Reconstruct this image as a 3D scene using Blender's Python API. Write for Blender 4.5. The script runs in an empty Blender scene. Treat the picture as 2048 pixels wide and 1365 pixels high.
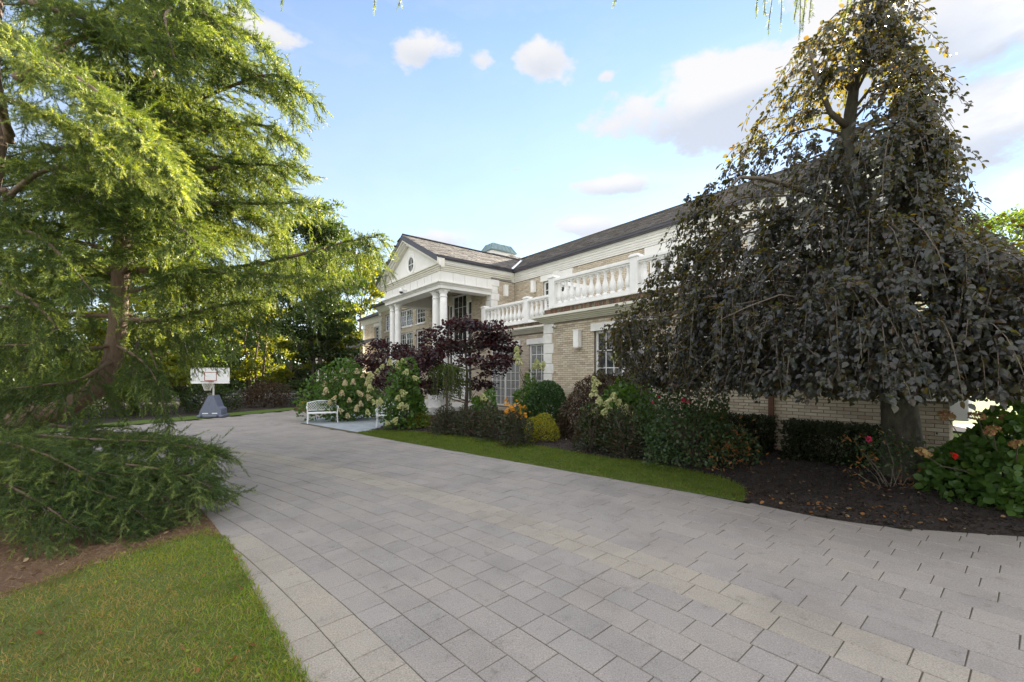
import bpy, math, random
import numpy as np
from mathutils import Vector, Matrix

R = math.radians
scene = bpy.context.scene
COL = scene.collection
rng = np.random.default_rng(11)
random.seed(11)

# ------------------------------------------------------------------ camera
FOC, HOR, EYE = 851.0, 752.0, 1.75          # focal length and horizon row in photo pixels, eye height in metres
cam = bpy.data.cameras.new('camera')
cam_ob = bpy.data.objects.new('camera', cam)
COL.objects.link(cam_ob)
cam.sensor_width = 36.0
cam.lens = FOC / 2048 * 36
cam.shift_y = (HOR - 682.5) / 2048
cam.clip_end = 3000
cam.clip_start = 0.05
cam_ob.location = (0, 0, EYE)
cam_ob.rotation_euler = (R(90), 0, 0)
scene.camera = cam_ob

# ------------------------------------------------------------------ light
SUN_AZ, SUN_EL = 25.0, 19.5
SKY = 0.06
world = bpy.data.worlds.new('World')
scene.world = world
world.use_nodes = True
wt = world.node_tree
bg = wt.nodes['Background']
sky = wt.nodes.new('ShaderNodeTexSky')
sky.sky_type = 'NISHITA'
sky.sun_disc = False
sky.sun_elevation = R(SUN_EL)
sky.sun_rotation = R(SUN_AZ)
sky.air_density = 0.8
sky.dust_density = 0.02
sky.ozone_density = 1.0
bg.inputs[1].default_value = SKY

sun = bpy.data.lights.new('sun', 'SUN')
sun.energy = 5.0
sun.angle = R(0.5)
sun.color = (1.0, 0.88, 0.70)
sun_ob = bpy.data.objects.new('sun', sun)
COL.objects.link(sun_ob)
sd = Vector((math.sin(R(SUN_AZ)) * math.cos(R(SUN_EL)), math.cos(R(SUN_AZ)) * math.cos(R(SUN_EL)), math.sin(R(SUN_EL))))
sun_ob.rotation_euler = sd.to_track_quat('Z', 'Y').to_euler()
sun_ob.location = (0, 0, 30)

vs = scene.view_settings
vs.view_transform = 'Standard'
vs.look = 'None'
vs.gamma = 1
vs.use_curve_mapping = False
vs.exposure = 2.6
scene.cycles.max_bounces = 7
scene.cycles.diffuse_bounces = 4
scene.cycles.transmission_bounces = 4
scene.cycles.sample_clamp_indirect = 6.0


def clouds():
    n, l = wt.nodes, wt.links

    def math_(op, a, b=None, clamp=False):
        m = n.new('ShaderNodeMath')
        m.operation = op
        m.use_clamp = clamp
        for i, x in enumerate((a, b)):
            if x is None:
                continue
            if isinstance(x, (int, float)):
                m.inputs[i].default_value = x
            else:
                l.new(x, m.inputs[i])
        return m.outputs[0]
    tc = n.new('ShaderNodeTexCoord')
    sp = n.new('ShaderNodeSeparateXYZ')
    l.new(tc.outputs['Generated'], sp.inputs[0])
    az = math_('ARCTAN2', sp.outputs[0], sp.outputs[1])
    el = math_('ARCSINE', sp.outputs[2])
    ns = n.new('ShaderNodeTexNoise')
    ns.inputs['Scale'].default_value = 9
    ns.inputs['Detail'].default_value = 7
    ns.inputs['Roughness'].default_value = 0.6
    mp = n.new('ShaderNodeMapping')
    mp.inputs['Scale'].default_value = (1, 1, 1.7)
    l.new(tc.outputs['Generated'], mp.inputs[0])
    l.new(mp.outputs[0], ns.inputs['Vector'])
    n2 = n.new('ShaderNodeTexNoise')
    n2.inputs['Scale'].default_value = 2.3
    n2.inputs['Detail'].default_value = 8
    n2.inputs['Roughness'].default_value = 0.62
    mp2 = n.new('ShaderNodeMapping')
    mp2.inputs['Scale'].default_value = (1, 1, 3.2)
    l.new(tc.outputs['Generated'], mp2.inputs[0])
    l.new(mp2.outputs[0], n2.inputs['Vector'])
    # the cumulus of that evening: azimuth, elevation, half width, half height in degrees, weight
    cl = [(-31.5, 34.8, 5.5, 1.4, .85), (-12.3, 36.8, 4.0, 1.9, 1.05), (-4.0, 36.5, 2.3, 1.2, .6), (4.3, 36.9, 3.4, 2.2, 1.1),
          (12.6, 34.5, 1.6, .9, .5), (25.0, 29.5, 9.0, 4.0, 1.55), (29.5, 31.0, 6.0, 3.4, 1.4), (14.5, 23.3, 7.0, 1.35, 1.15),
          (10.2, 19.0, 4.6, 1.35, 1.15), (.7, 25.9, 1.4, .4, .6), (-10, 17.5, 9.0, 1.5, 1.0), (44, 31, 10, 6.5, 1.6), (46, 21, 9, 3.6, 1.4),
          (-27, 14, 9, 1.6, .7), (38, 15, 8, 1.6, .8), (70, 25, 10, 4, 1.1), (-62, 30, 9, 3, 1.0), (110, 35, 12, 5, 1.1), (150, 28, 11, 4, 1.1),
          (-110, 33, 12, 5, 1.1), (-150, 26, 10, 4, 1.1), (-80, 18, 12, 2.5, .9), (180, 40, 12, 5, 1)]
    best = None
    vert = None
    for a0, e0, ra, re, wgt in cl:
        da = math_('DIVIDE', math_('SUBTRACT', az, R(a0)), R(ra))
        de = math_('DIVIDE', math_('SUBTRACT', el, R(e0)), R(re))
        q = math_('SQRT', math_('ADD', math_('MULTIPLY', da, da), math_('MULTIPLY', de, de)))
        f = math_('SUBTRACT', wgt, q)
        w_ = math_('MULTIPLY', math_('MAXIMUM', f, 0.0), de)
        best = f if best is None else math_('MAXIMUM', best, f)
        vert = w_ if vert is None else math_('ADD', vert, w_)
    nz = math_('MULTIPLY', math_('SUBTRACT', ns.outputs[0], 0.5), 3.4)
    d = math_('ADD', math_('MAXIMUM', best, -2.0), nz)
    mr = n.new('ShaderNodeMapRange')
    mr.interpolation_type = 'SMOOTHSTEP'
    l.new(d, mr.inputs[0])
    mr.inputs[1].default_value = -0.12
    mr.inputs[2].default_value = 0.62
    # thin high veil, denser towards the horizon
    veil = n.new('ShaderNodeMapRange')
    l.new(n2.outputs[0], veil.inputs[0])
    veil.inputs[1].default_value = 0.48
    veil.inputs[2].default_value = 0.8
    veil.inputs[4].default_value = 0.45
    # low haze band, thinning upwards
    hz = n.new('ShaderNodeMapRange')
    l.new(el, hz.inputs[0])
    hz.inputs[1].default_value = 0.0
    hz.inputs[2].default_value = 0.8
    hz.inputs[3].default_value = 0.72
    hz.inputs[4].default_value = 0.0
    # open blue ahead and to the left; unseen cloud added elsewhere as fill light
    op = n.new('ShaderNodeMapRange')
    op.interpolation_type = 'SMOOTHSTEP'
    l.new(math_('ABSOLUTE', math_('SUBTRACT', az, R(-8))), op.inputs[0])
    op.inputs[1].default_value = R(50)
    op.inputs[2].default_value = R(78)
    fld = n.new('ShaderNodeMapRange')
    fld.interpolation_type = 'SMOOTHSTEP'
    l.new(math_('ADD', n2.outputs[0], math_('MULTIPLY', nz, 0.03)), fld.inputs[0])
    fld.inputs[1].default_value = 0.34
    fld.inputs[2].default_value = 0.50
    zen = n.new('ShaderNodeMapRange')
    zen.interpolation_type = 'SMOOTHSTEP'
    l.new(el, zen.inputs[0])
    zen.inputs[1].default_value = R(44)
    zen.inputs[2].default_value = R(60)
    fill_cover = math_('MULTIPLY', fld.outputs[0], math_('MAXIMUM', op.outputs[0], zen.outputs[0]))
    dens = math_('MAXIMUM', math_('MULTIPLY', mr.outputs[0], 0.93), math_('MAXIMUM', veil.outputs[0], hz.outputs[0]), True)
    up = n.new('ShaderNodeMapRange')
    l.new(el, up.inputs[0])
    up.inputs[1].default_value = -0.01
    up.inputs[2].default_value = 0.06
    dens = math_('MULTIPLY', dens, up.outputs[0])
    shade = n.new('ShaderNodeMapRange')
    l.new(math_('ADD', vert, math_('MULTIPLY', nz, 0.25)), shade.inputs[0])
    shade.inputs[1].default_value = -0.45
    shade.inputs[2].default_value = 0.35
    ramp = n.new('ShaderNodeMixRGB')
    l.new(shade.outputs[0], ramp.inputs[0])
    ramp.inputs[1].default_value = (1.95, 2.06, 2.28, 1)
    ramp.inputs[2].default_value = (2.75, 2.68, 2.60, 1)
    soft = n.new('ShaderNodeMixRGB')       # thin air near the sun scatters less than the raw model
    soft.blend_type = 'DARKEN'
    soft.inputs[0].default_value = 0.0
    mix = n.new('ShaderNodeMixRGB')
    l.new(dens, mix.inputs[0])
    l.new(sky.outputs[0], mix.inputs[1])
    l.new(ramp.outputs[0], mix.inputs[2])
    n.remove(soft)
    mix2 = n.new('ShaderNodeMixRGB')       # out-of-view fill cloud, set brighter than the clouds in view to lift the shade
    l.new(math_('MULTIPLY', fill_cover, 0.95), mix2.inputs[0])
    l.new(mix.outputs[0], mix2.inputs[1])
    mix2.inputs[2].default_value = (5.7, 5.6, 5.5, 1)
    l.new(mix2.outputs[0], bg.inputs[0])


clouds()

# ------------------------------------------------------------------ helpers


def ground(u, v, z=0.0):
    d = (EYE - z) * FOC / (v - HOR)
    return Vector(((u - 1024) / FOC * d, d, z))


def at(u, v, d):
    return Vector(((u - 1024) / FOC * d, d, EYE - (v - HOR) / FOC * d))


def link(o, parent=None):
    COL.objects.link(o)
    if parent is not None:
        o.parent = parent
    return o


def props(o, label=None, cat=None, group=None, kind=None):
    if label:
        o['label'] = label
    if cat:
        o['category'] = cat
    if group:
        o['group'] = group
    if kind:
        o['kind'] = kind
    return o


def thing(name, label, cat, loc=(0, 0, 0), rz=0.0, group=None):
    o = bpy.data.objects.new(name, None)
    o.empty_display_size = 0.2
    link(o)
    o.location = loc
    o.rotation_euler = (0, 0, rz)
    return props(o, label, cat, group)


class MB:
    def __init__(self):
        self.v, self.f = [], []

    def add(self, vs_, fs_):
        b = len(self.v)
        self.v += [tuple(p) for p in vs_]
        self.f += [tuple(b + i for i in q) for q in fs_]
        return self

    def box(self, x0, y0, z0, x1, y1, z1):
        if x0 > x1: x0, x1 = x1, x0
        if y0 > y1: y0, y1 = y1, y0
        if z0 > z1: z0, z1 = z1, z0
        return self.add([(x0, y0, z0), (x1, y0, z0), (x1, y1, z0), (x0, y1, z0), (x0, y0, z1), (x1, y0, z1), (x1, y1, z1), (x0, y1, z1)],
                        [(0, 3, 2, 1), (4, 5, 6, 7), (0, 1, 5, 4), (1, 2, 6, 5), (2, 3, 7, 6), (3, 0, 4, 7)])

    def cbox(self, cx, cy, cz, sx, sy, sz, rz=0.0, ch=0.0):
        """box with a small chamfer, turned about z"""
        h = (sx / 2, sy / 2, sz / 2)
        vs_, fs_ = [], []
        if ch <= 0:
            self_b = MB().box(-h[0], -h[1], -h[2], h[0], h[1], h[2])
            vs_, fs_ = self_b.v, self_b.f
        else:
            c = min(ch, min(h) * 0.45)
            prof = [(-h[2], c), (-h[2] + c, 0), (h[2] - c, 0), (h[2], c)]
            for z, i in prof:
                x, y = h[0] - i, h[1] - i
                k = c
                vs_ += [(-x + k, -y, z), (x - k, -y, z), (x, -y + k, z), (x, y - k, z), (x - k, y, z), (-x + k, y, z), (-x, y - k, z), (-x, -y + k, z)]
            for r in range(3):
                for i in range(8):
                    j = (i + 1) % 8
                    fs_.append((r * 8 + i, r * 8 + j, r * 8 + 8 + j, r * 8 + 8 + i))
            fs_.append(tuple(range(7, -1, -1)))
            fs_.append(tuple(range(24, 32)))
        ca, sa = math.cos(rz), math.sin(rz)
        return self.add([(cx + x * ca - y * sa, cy + x * sa + y * ca, cz + z) for x, y, z in vs_], fs_)

    def tube(self, pts, rad, n=6, cap=True):
        pts = [Vector(p) for p in pts]
        if isinstance(rad, (int, float)):
            rad = [rad] * len(pts)
        b = len(self.v)
        prev = None
        for i, p in enumerate(pts):
            t = (pts[min(i + 1, len(pts) - 1)] - pts[max(i - 1, 0)])
            if t.length < 1e-9:
                t = Vector((0, 0, 1))
            t.normalize()
            if prev is None:
                a = Vector((0, 0, 1)) if abs(t.z) < 0.9 else Vector((1, 0, 0))
                x = t.cross(a).normalized()
            else:
                x = (prev - t * prev.dot(t))
                x = x.normalized() if x.length > 1e-6 else t.orthogonal().normalized()
            prev = x
            y = t.cross(x)
            for k in range(n):
                an = 2 * math.pi * k / n
                self.v.append(tuple(p + (x * math.cos(an) + y * math.sin(an)) * rad[i]))
        m = len(pts)
        for i in range(m - 1):
            for k in range(n):
                k2 = (k + 1) % n
                self.f.append((b + i * n + k, b + i * n + k2, b + (i + 1) * n + k2, b + (i + 1) * n + k))
        if cap:
            self.f.append(tuple(b + k for k in range(n - 1, -1, -1)))
            self.f.append(tuple(b + (m - 1) * n + k for k in range(n)))
        return self

    def lathe(self, prof, n=10, c=(0, 0, 0)):
        b = len(self.v)
        for r, z in prof:
            for k in range(n):
                an = 2 * math.pi * (k + .5) / n
                self.v.append((c[0] + r * math.cos(an), c[1] + r * math.sin(an), c[2] + z))
        for i in range(len(prof) - 1):
            for k in range(n):
                k2 = (k + 1) % n
                self.f.append((b + i * n + k, b + i * n + k2, b + (i + 1) * n + k2, b + (i + 1) * n + k))
        self.f.append(tuple(b + k for k in range(n - 1, -1, -1)))
        self.f.append(tuple(b + (len(prof) - 1) * n + k for k in range(n)))
        return self

    def prism(self, poly, d0, d1, axis='z'):
        """poly of (a, b) swept from d0 to d1 along axis; (a,b) are the other two axes in order"""
        def p3(a, b_, d):
            return {'x': (d, a, b_), 'y': (a, d, b_), 'z': (a, b_, d)}[axis]
        n = len(poly)
        return self.add([p3(a, b_, d0) for a, b_ in poly] + [p3(a, b_, d1) for a, b_ in poly],
                        [tuple(range(n - 1, -1, -1)), tuple(range(n, 2 * n))] + [(i, (i + 1) % n, n + (i + 1) % n, n + i) for i in range(n)])

    def mesh(self, name, mat=None, smooth=False):
        me = bpy.data.meshes.new(name)
        me.from_pydata(self.v, [], self.f)
        if smooth:
            me.polygons.foreach_set('use_smooth', [True] * len(me.polygons))
        if mat:
            me.materials.append(mat)
        me.validate(verbose=False)
        me.update()
        return me

    def build(self, name, mat=None, parent=None, smooth=False, kind=None):
        o = bpy.data.objects.new(name, self.mesh(name, mat, smooth))
        link(o, parent)
        if kind:
            o['kind'] = kind
        return o


def inst(name, me, parent=None, loc=(0, 0, 0), rot=(0, 0, 0), sc=(1, 1, 1)):
    o = bpy.data.objects.new(name, me)
    link(o, parent)
    o.location = loc
    o.rotation_euler = rot
    o.scale = sc
    return o


def npmesh(name, V, F, mat=None, parent=None, smooth=False, kind=None):
    me = bpy.data.meshes.new(name)
    V = np.ascontiguousarray(V, dtype=np.float32)
    F = np.ascontiguousarray(F, dtype=np.int32)
    me.vertices.add(len(V))
    me.vertices.foreach_set('co', V.ravel())
    me.loops.add(F.size)
    me.loops.foreach_set('vertex_index', F.ravel())
    me.polygons.add(len(F))
    me.polygons.foreach_set('loop_start', np.arange(0, F.size, F.shape[1], dtype=np.int32))
    if smooth:
        me.polygons.foreach_set('use_smooth', np.ones(len(F), dtype=bool))
    me.update(calc_edges=True)
    if mat:
        me.materials.append(mat)
    o = bpy.data.objects.new(name, me)
    link(o, parent)
    if kind:
        o['kind'] = kind
    return o


def nrm(a):
    return a / np.maximum(np.linalg.norm(a, axis=-1, keepdims=True), 1e-9)


def scatter(T, F, P, D, N, S):
    """copies of template T (x width, y along, z normal) at P, along D, facing N, size S"""
    T = np.asarray(T, float)
    F = np.asarray(F)
    P = np.asarray(P, float)
    y = nrm(np.asarray(D, float))
    z = np.asarray(N, float)
    z = nrm(z - y * (z * y).sum(1, keepdims=True) + 1e-6)
    x = np.cross(y, z)
    S = np.broadcast_to(np.asarray(S, float), (len(P),))[:, None, None]
    V = P[:, None, :] + S * (T[None, :, 0:1] * x[:, None, :] + T[None, :, 1:2] * y[:, None, :] + T[None, :, 2:3] * z[:, None, :])
    FF = (F[None] + (np.arange(len(P)) * len(T))[:, None, None]).reshape(-1, F.shape[1])
    return V.reshape(-1, 3), FF


class Acc:
    def __init__(self):
        self.V, self.F, self.n = [], [], 0

    def add(self, V, F):
        if len(V) == 0:
            return
        self.V.append(V)
        self.F.append(F + self.n)
        self.n += len(V)

    def build(self, *a, **k):
        return npmesh(a[0], np.concatenate(self.V), np.concatenate(self.F), *a[1:], **k)


LEAF_D = ([(0, 0, 0), (-.28, .45, .07), (0, 1, -.02), (.28, .45, .07)], [(0, 2, 1), (0, 3, 2)])
LEAF_R = ([(0, 0, 0), (-.40, .30, .07), (-.36, .70, .05), (0, 1, -.04), (.36, .70, .05), (.40, .30, .07)], [(0, 3, 2, 1), (0, 5, 4, 3)])
LEAF_L = ([(0, 0, 0), (-.17, .3, .03), (-.13, .7, .0), (0, 1, -.08), (.13, .7, .0), (.17, .3, .03)], [(0, 3, 2, 1), (0, 5, 4, 3)])
LEAF_M = ([(0, 0, 0), (-.5, .35, .05), (-.22, .45, .02), (0, 1, -.05), (.22, .45, .02), (.5, .35, .05)], [(0, 3, 2, 1), (0, 5, 4, 3)])


def rvec(n):
    return nrm(rng.normal(size=(n, 3)))


# ------------------------------------------------------------------ materials
def newmat(name):
    m = bpy.data.materials.new(name)
    m.use_nodes = True
    nt = m.node_tree
    return m, nt, nt.nodes['Principled BSDF']


def rnd_value(nt):
    """a number per piece: the island of a joined mesh, or the object itself"""
    g = nt.nodes.new('ShaderNodeNewGeometry')
    o = nt.nodes.new('ShaderNodeObjectInfo')
    a = nt.nodes.new('ShaderNodeMath')
    a.operation = 'ADD'
    nt.links.new(g.outputs['Random Per Island'], a.inputs[0])
    nt.links.new(o.outputs['Random'], a.inputs[1])
    f = nt.nodes.new('ShaderNodeMath')
    f.operation = 'FRACT'
    nt.links.new(a.outputs[0], f.inputs[0])
    return f.outputs[0]


def ramp(nt, src, cols, interp='LINEAR', pos=None):
    r = nt.nodes.new('ShaderNodeValToRGB')
    r.color_ramp.interpolation = interp
    e = r.color_ramp.elements
    while len(e) < len(cols):
        e.new(0.5)
    for i, c in enumerate(cols):
        e[i].position = pos[i] if pos else i / max(1, len(cols) - 1)
        e[i].color = (*c, 1)
    nt.links.new(src, r.inputs[0])
    return r.outputs[0]


def noise(nt, scale, detail=4, rough=.55, coord='Object', vec_scale=None):
    tc = nt.nodes.new('ShaderNodeTexCoord')
    n = nt.nodes.new('ShaderNodeTexNoise')
    n.inputs['Scale'].default_value = scale
    n.inputs['Detail'].default_value = detail
    n.inputs['Roughness'].default_value = rough
    src = tc.outputs[coord]
    if coord == 'World':
        pass
    if vec_scale:
        mp = nt.nodes.new('ShaderNodeMapping')
        mp.inputs['Scale'].default_value = vec_scale
        nt.links.new(src, mp.inputs[0])
        src = mp.outputs[0]
    nt.links.new(src, n.inputs['Vector'])
    return n.outputs[0]


def world_noise(nt, scale, detail=4, rough=.55, vec_scale=None):
    g = nt.nodes.new('ShaderNodeNewGeometry')
    n = nt.nodes.new('ShaderNodeTexNoise')
    n.inputs['Scale'].default_value = scale
    n.inputs['Detail'].default_value = detail
    n.inputs['Roughness'].default_value = rough
    src = g.outputs['Position']
    if vec_scale:
        mp = nt.nodes.new('ShaderNodeMapping')
        mp.inputs['Scale'].default_value = vec_scale
        nt.links.new(src, mp.inputs[0])
        src = mp.outputs[0]
    nt.links.new(src, n.inputs['Vector'])
    return n.outputs[0]


def mixc(nt, fac, a, b, blend='MIX'):
    m = nt.nodes.new('ShaderNodeMixRGB')
    m.blend_type = blend
    for i, x in ((0, fac), (1, a), (2, b)):
        if isinstance(x, (int, float)):
            m.inputs[i].default_value = x
        elif isinstance(x, tuple):
            m.inputs[i].default_value = (*x, 1)
        else:
            nt.links.new(x, m.inputs[i])
    return m.outputs[0]


def bump(nt, b, h, strength=.3, dist=.01):
    bn = nt.nodes.new('ShaderNodeBump')
    bn.inputs['Strength'].default_value = strength
    bn.inputs['Distance'].default_value = dist
    nt.links.new(h, bn.inputs['Height'])
    nt.links.new(bn.outputs[0], b.inputs['Normal'])


def leafmat(name, cols, tcol, trans=.35, rough=.5, spec=.35, patch=None):
    m, nt, b = newmat(name)
    c = ramp(nt, rnd_value(nt), cols)
    if patch:
        sc, lo, hi = patch
        c = mixc(nt, 1.0, c, ramp(nt, world_noise(nt, sc, 5, .65), [lo, (1, 1, 1), hi], pos=[.3, .5, .7]), 'MULTIPLY')
    nt.links.new(c, b.inputs['Base Color'])
    b.inputs['Roughness'].default_value = rough
    b.inputs['Specular IOR Level'].default_value = spec
    t = nt.nodes.new('ShaderNodeBsdfTranslucent')
    tc = mixc(nt, 1.0, c, tcol, 'MULTIPLY')
    nt.links.new(tc, t.inputs[0])
    mx = nt.nodes.new('ShaderNodeMixShader')
    mx.inputs[0].default_value = trans
    nt.links.new(b.outputs[0], mx.inputs[1])
    nt.links.new(t.outputs[0], mx.inputs[2])
    nt.links.new(mx.outputs[0], nt.nodes['Material Output'].inputs[0])
    return m


def plain(name, col, rough=.6, spec=.4, var=.12, nscale=6, metal=0, bstr=0.0, bscale=120):
    m, nt, b = newmat(name)
    n = world_noise(nt, nscale, 5)
    d = tuple(x * (1 - var) for x in col)
    e = tuple(min(1, x * (1 + var)) for x in col)
    nt.links.new(ramp(nt, n, [d, e], pos=[.3, .7]), b.inputs['Base Color'])
    b.inputs['Roughness'].default_value = rough
    b.inputs['Specular IOR Level'].default_value = spec
    b.inputs['Metallic'].default_value = metal
    if bstr:
        bump(nt, b, world_noise(nt, bscale, 3), bstr, .004)
    return m


def brickmat():
    m, nt, b = newmat('pale_brick')
    r = rnd_value(nt)
    c = ramp(nt, r, [(.54, .45, .33), (.61, .53, .40), (.46, .37, .27), (.65, .58, .46), (.56, .46, .33), (.37, .27, .19), (.62, .54, .42)])
    n = world_noise(nt, 14, 6, .65)
    c = mixc(nt, mixc(nt, 1.0, n, (.55, .55, .55), 'MULTIPLY'), c, (.62, .59, .52))
    w = world_noise(nt, 1.3, 5, .7)
    st = ramp(nt, w, [(0, 0, 0), (0, 0, 0), (.55, .55, .55)], pos=[0, .56, .8])
    c = mixc(nt, st, c, (.30, .24, .10))
    nt.links.new(c, b.inputs['Base Color'])
    b.inputs['Roughness'].default_value = .9
    bump(nt, b, world_noise(nt, 90, 4), .6, .006)
    return m


def pavermat(name, cols, stain=.5):
    m, nt, b = newmat(name)
    c = ramp(nt, rnd_value(nt), cols)
    sp = world_noise(nt, 95, 3, .85)
    c = mixc(nt, 1.0, c, ramp(nt, sp, [(.60, .60, .60), (1.0, 1.0, 1.0), (1.38, 1.38, 1.38)], pos=[.3, .5, .7]), 'MULTIPLY')
    w = world_noise(nt, 1.1, 6, .65)
    c = mixc(nt, 1.0, c, ramp(nt, w, [(.80, .80, .81), (1, 1, 1), (1.1, 1.08, 1.04)], pos=[.3, .52, .75]), 'MULTIPLY')
    w2 = world_noise(nt, 7, 5, .7)
    c = mixc(nt, 1.0, c, ramp(nt, w2, [(.68, .67, .65), (1, 1, 1)], pos=[.27, .42]), 'MULTIPLY')
    nt.links.new(c, b.inputs['Base Color'])
    b.inputs['Roughness'].default_value = .82
    b.inputs['Specular IOR Level'].default_value = .35
    bump(nt, b, world_noise(nt, 220, 3, .7), .5, .003)
    return m


def shinglemat():
    m, nt, b = newmat('asphalt_shingle')
    c = ramp(nt, rnd_value(nt), [(.105, .10, .10), (.165, .152, .14), (.078, .077, .082), (.14, .13, .122), (.20, .18, .16), (.092, .09, .092)])
    n = world_noise(nt, 45, 4, .7)
    c = mixc(nt, 1.0, c, ramp(nt, n, [(.7, .7, .7), (1.25, 1.22, 1.2)], pos=[.3, .7]), 'MULTIPLY')
    nt.links.new(c, b.inputs['Base Color'])
    b.inputs['Roughness'].default_value = .92
    bump(nt, b, world_noise(nt, 300, 2), .5, .003)
    return m


def groundmat(name, cols, scale, pos=None, rough=.95, bs=.6, bscale=60, second=None):
    m, nt, b = newmat(name)
    c = ramp(nt, world_noise(nt, scale, 8, .7), cols, pos=pos)
    if second:
        c = mixc(nt, ramp(nt, world_noise(nt, second[0], 5, .6), [(0, 0, 0), (1, 1, 1)], pos=second[2]), c, second[1])
    nt.links.new(c, b.inputs['Base Color'])
    b.inputs['Roughness'].default_value = rough
    bump(nt, b, world_noise(nt, bscale, 5, .7), bs, .03)
    return m


def barkmat(name, a, b_, scale=(14, 14, 3), bs=.8):
    m, nt, b = newmat(name)
    n = world_noise(nt, 2.2, 8, .7, vec_scale=scale)
    nt.links.new(ramp(nt, n, [a, b_], pos=[.3, .68]), b.inputs['Base Color'])
    b.inputs['Roughness'].default_value = .9
    bump(nt, b, n, bs, .03)
    return m


def glassmat():
    m, nt, b = newmat('window_glass')
    b.inputs['Base Color'].default_value = (.025, .03, .034, 1)
    b.inputs['Roughness'].default_value = .03
    b.inputs['Specular IOR Level'].default_value = .9
    bump(nt, b, world_noise(nt, 1.4, 2), .25, .03)
    return m


M = dict(
    white=plain('white_paint', (.85, .85, .845), .5, .4, .06, 3),
    cream=plain('cream_trim', (.74, .72, .64), .6, .35, .06, 3),
    offwhite=plain('off_white_board', (.80, .795, .77), .55, .35, .05, 2.5),
    stone=plain('cast_stone', (.78, .775, .76), .75, .3, .07, 5, bstr=.15),
    gutter=plain('dark_gutter', (.055, .055, .075), .4, .5, .15, 4),
    mortar=plain('mortar', (.22, .185, .15), .95, .2, .2, 10),
    brick=brickmat(), shingle=shinglemat(), glass=glassmat(),
    copper=plain('weathered_metal', (.16, .24, .26), .5, .5, .25, 5),
    flash=plain('flashing', (.8, .8, .82), .45, .5, .05),
    soffit=plain('soffit', (.42, .38, .31), .8, .3, .06),
    rust=plain('brown_metal', (.13, .06, .035), .6, .4, .25, 12),
    paver=pavermat('grey_paver', [(.270, .249, .234), (.284, .263, .248), (.254, .237, .226), (.288, .262, .242), (.272, .254, .243), (.292, .271, .256)]),
    tan=pavermat('tan_paver', [(.312, .283, .244), (.326, .297, .258), (.298, .271, .236), (.318, .288, .246)]),
    joint=groundmat('joint_sand', [(.075, .064, .046), (.13, .11, .08)], 9, second=(3, (.07, .08, .03), [.52, .7])),
    blue=plain('bluestone', (.30, .34, .38), .8, .35, .14, 3, bstr=.3),
    soil=groundmat('needle_soil', [(.045, .026, .016), (.15, .085, .05), (.08, .047, .03)], 16, bs=1.0, bscale=40),
    mulch=groundmat('dark_mulch', [(.010, .008, .007), (.038, .030, .026), (.018, .014, .012)], 24, bs=1.0, bscale=45),
    turf=groundmat('turf', [(.11, .085, .03), (.085, .13, .02), (.19, .145, .06)], 5),
    farlawn=groundmat('sunlit_lawn', [(.058, .105, .008), (.088, .135, .012)], 2.5, bs=.4, bscale=50),
    bark=barkmat('cedar_bark', (.10, .068, .05), (.24, .17, .125)),
    beechbark=barkmat('beech_bark', (.035, .033, .026), (.105, .10, .075), (7, 7, 3), .6),
    twig=barkmat('twig_bark', (.075, .06, .048), (.17, .14, .115), (20, 20, 20), .2),
    darkbark=barkmat('dark_bark', (.05, .04, .03), (.13, .105, .08)),
    steel=plain('hoop_base_grey', (.15, .17, .24), .5, .45, .08),
    board=plain('hoop_board', (.72, .74, .76), .3, .5, .05),
    red=plain('hoop_red', (.30, .07, .045), .45, .5, .1),
    net=plain('hoop_net', (.72, .70, .64), .8, .2, .05),
    bench=plain('bench_white', (.80, .82, .86), .4, .5, .04),
    terracotta=plain('grey_planter', (.32, .31, .29), .85, .25, .15, 8),
    blind=plain('slat_blind', (.42, .44, .43), .6, .3, .08),
)
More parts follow.
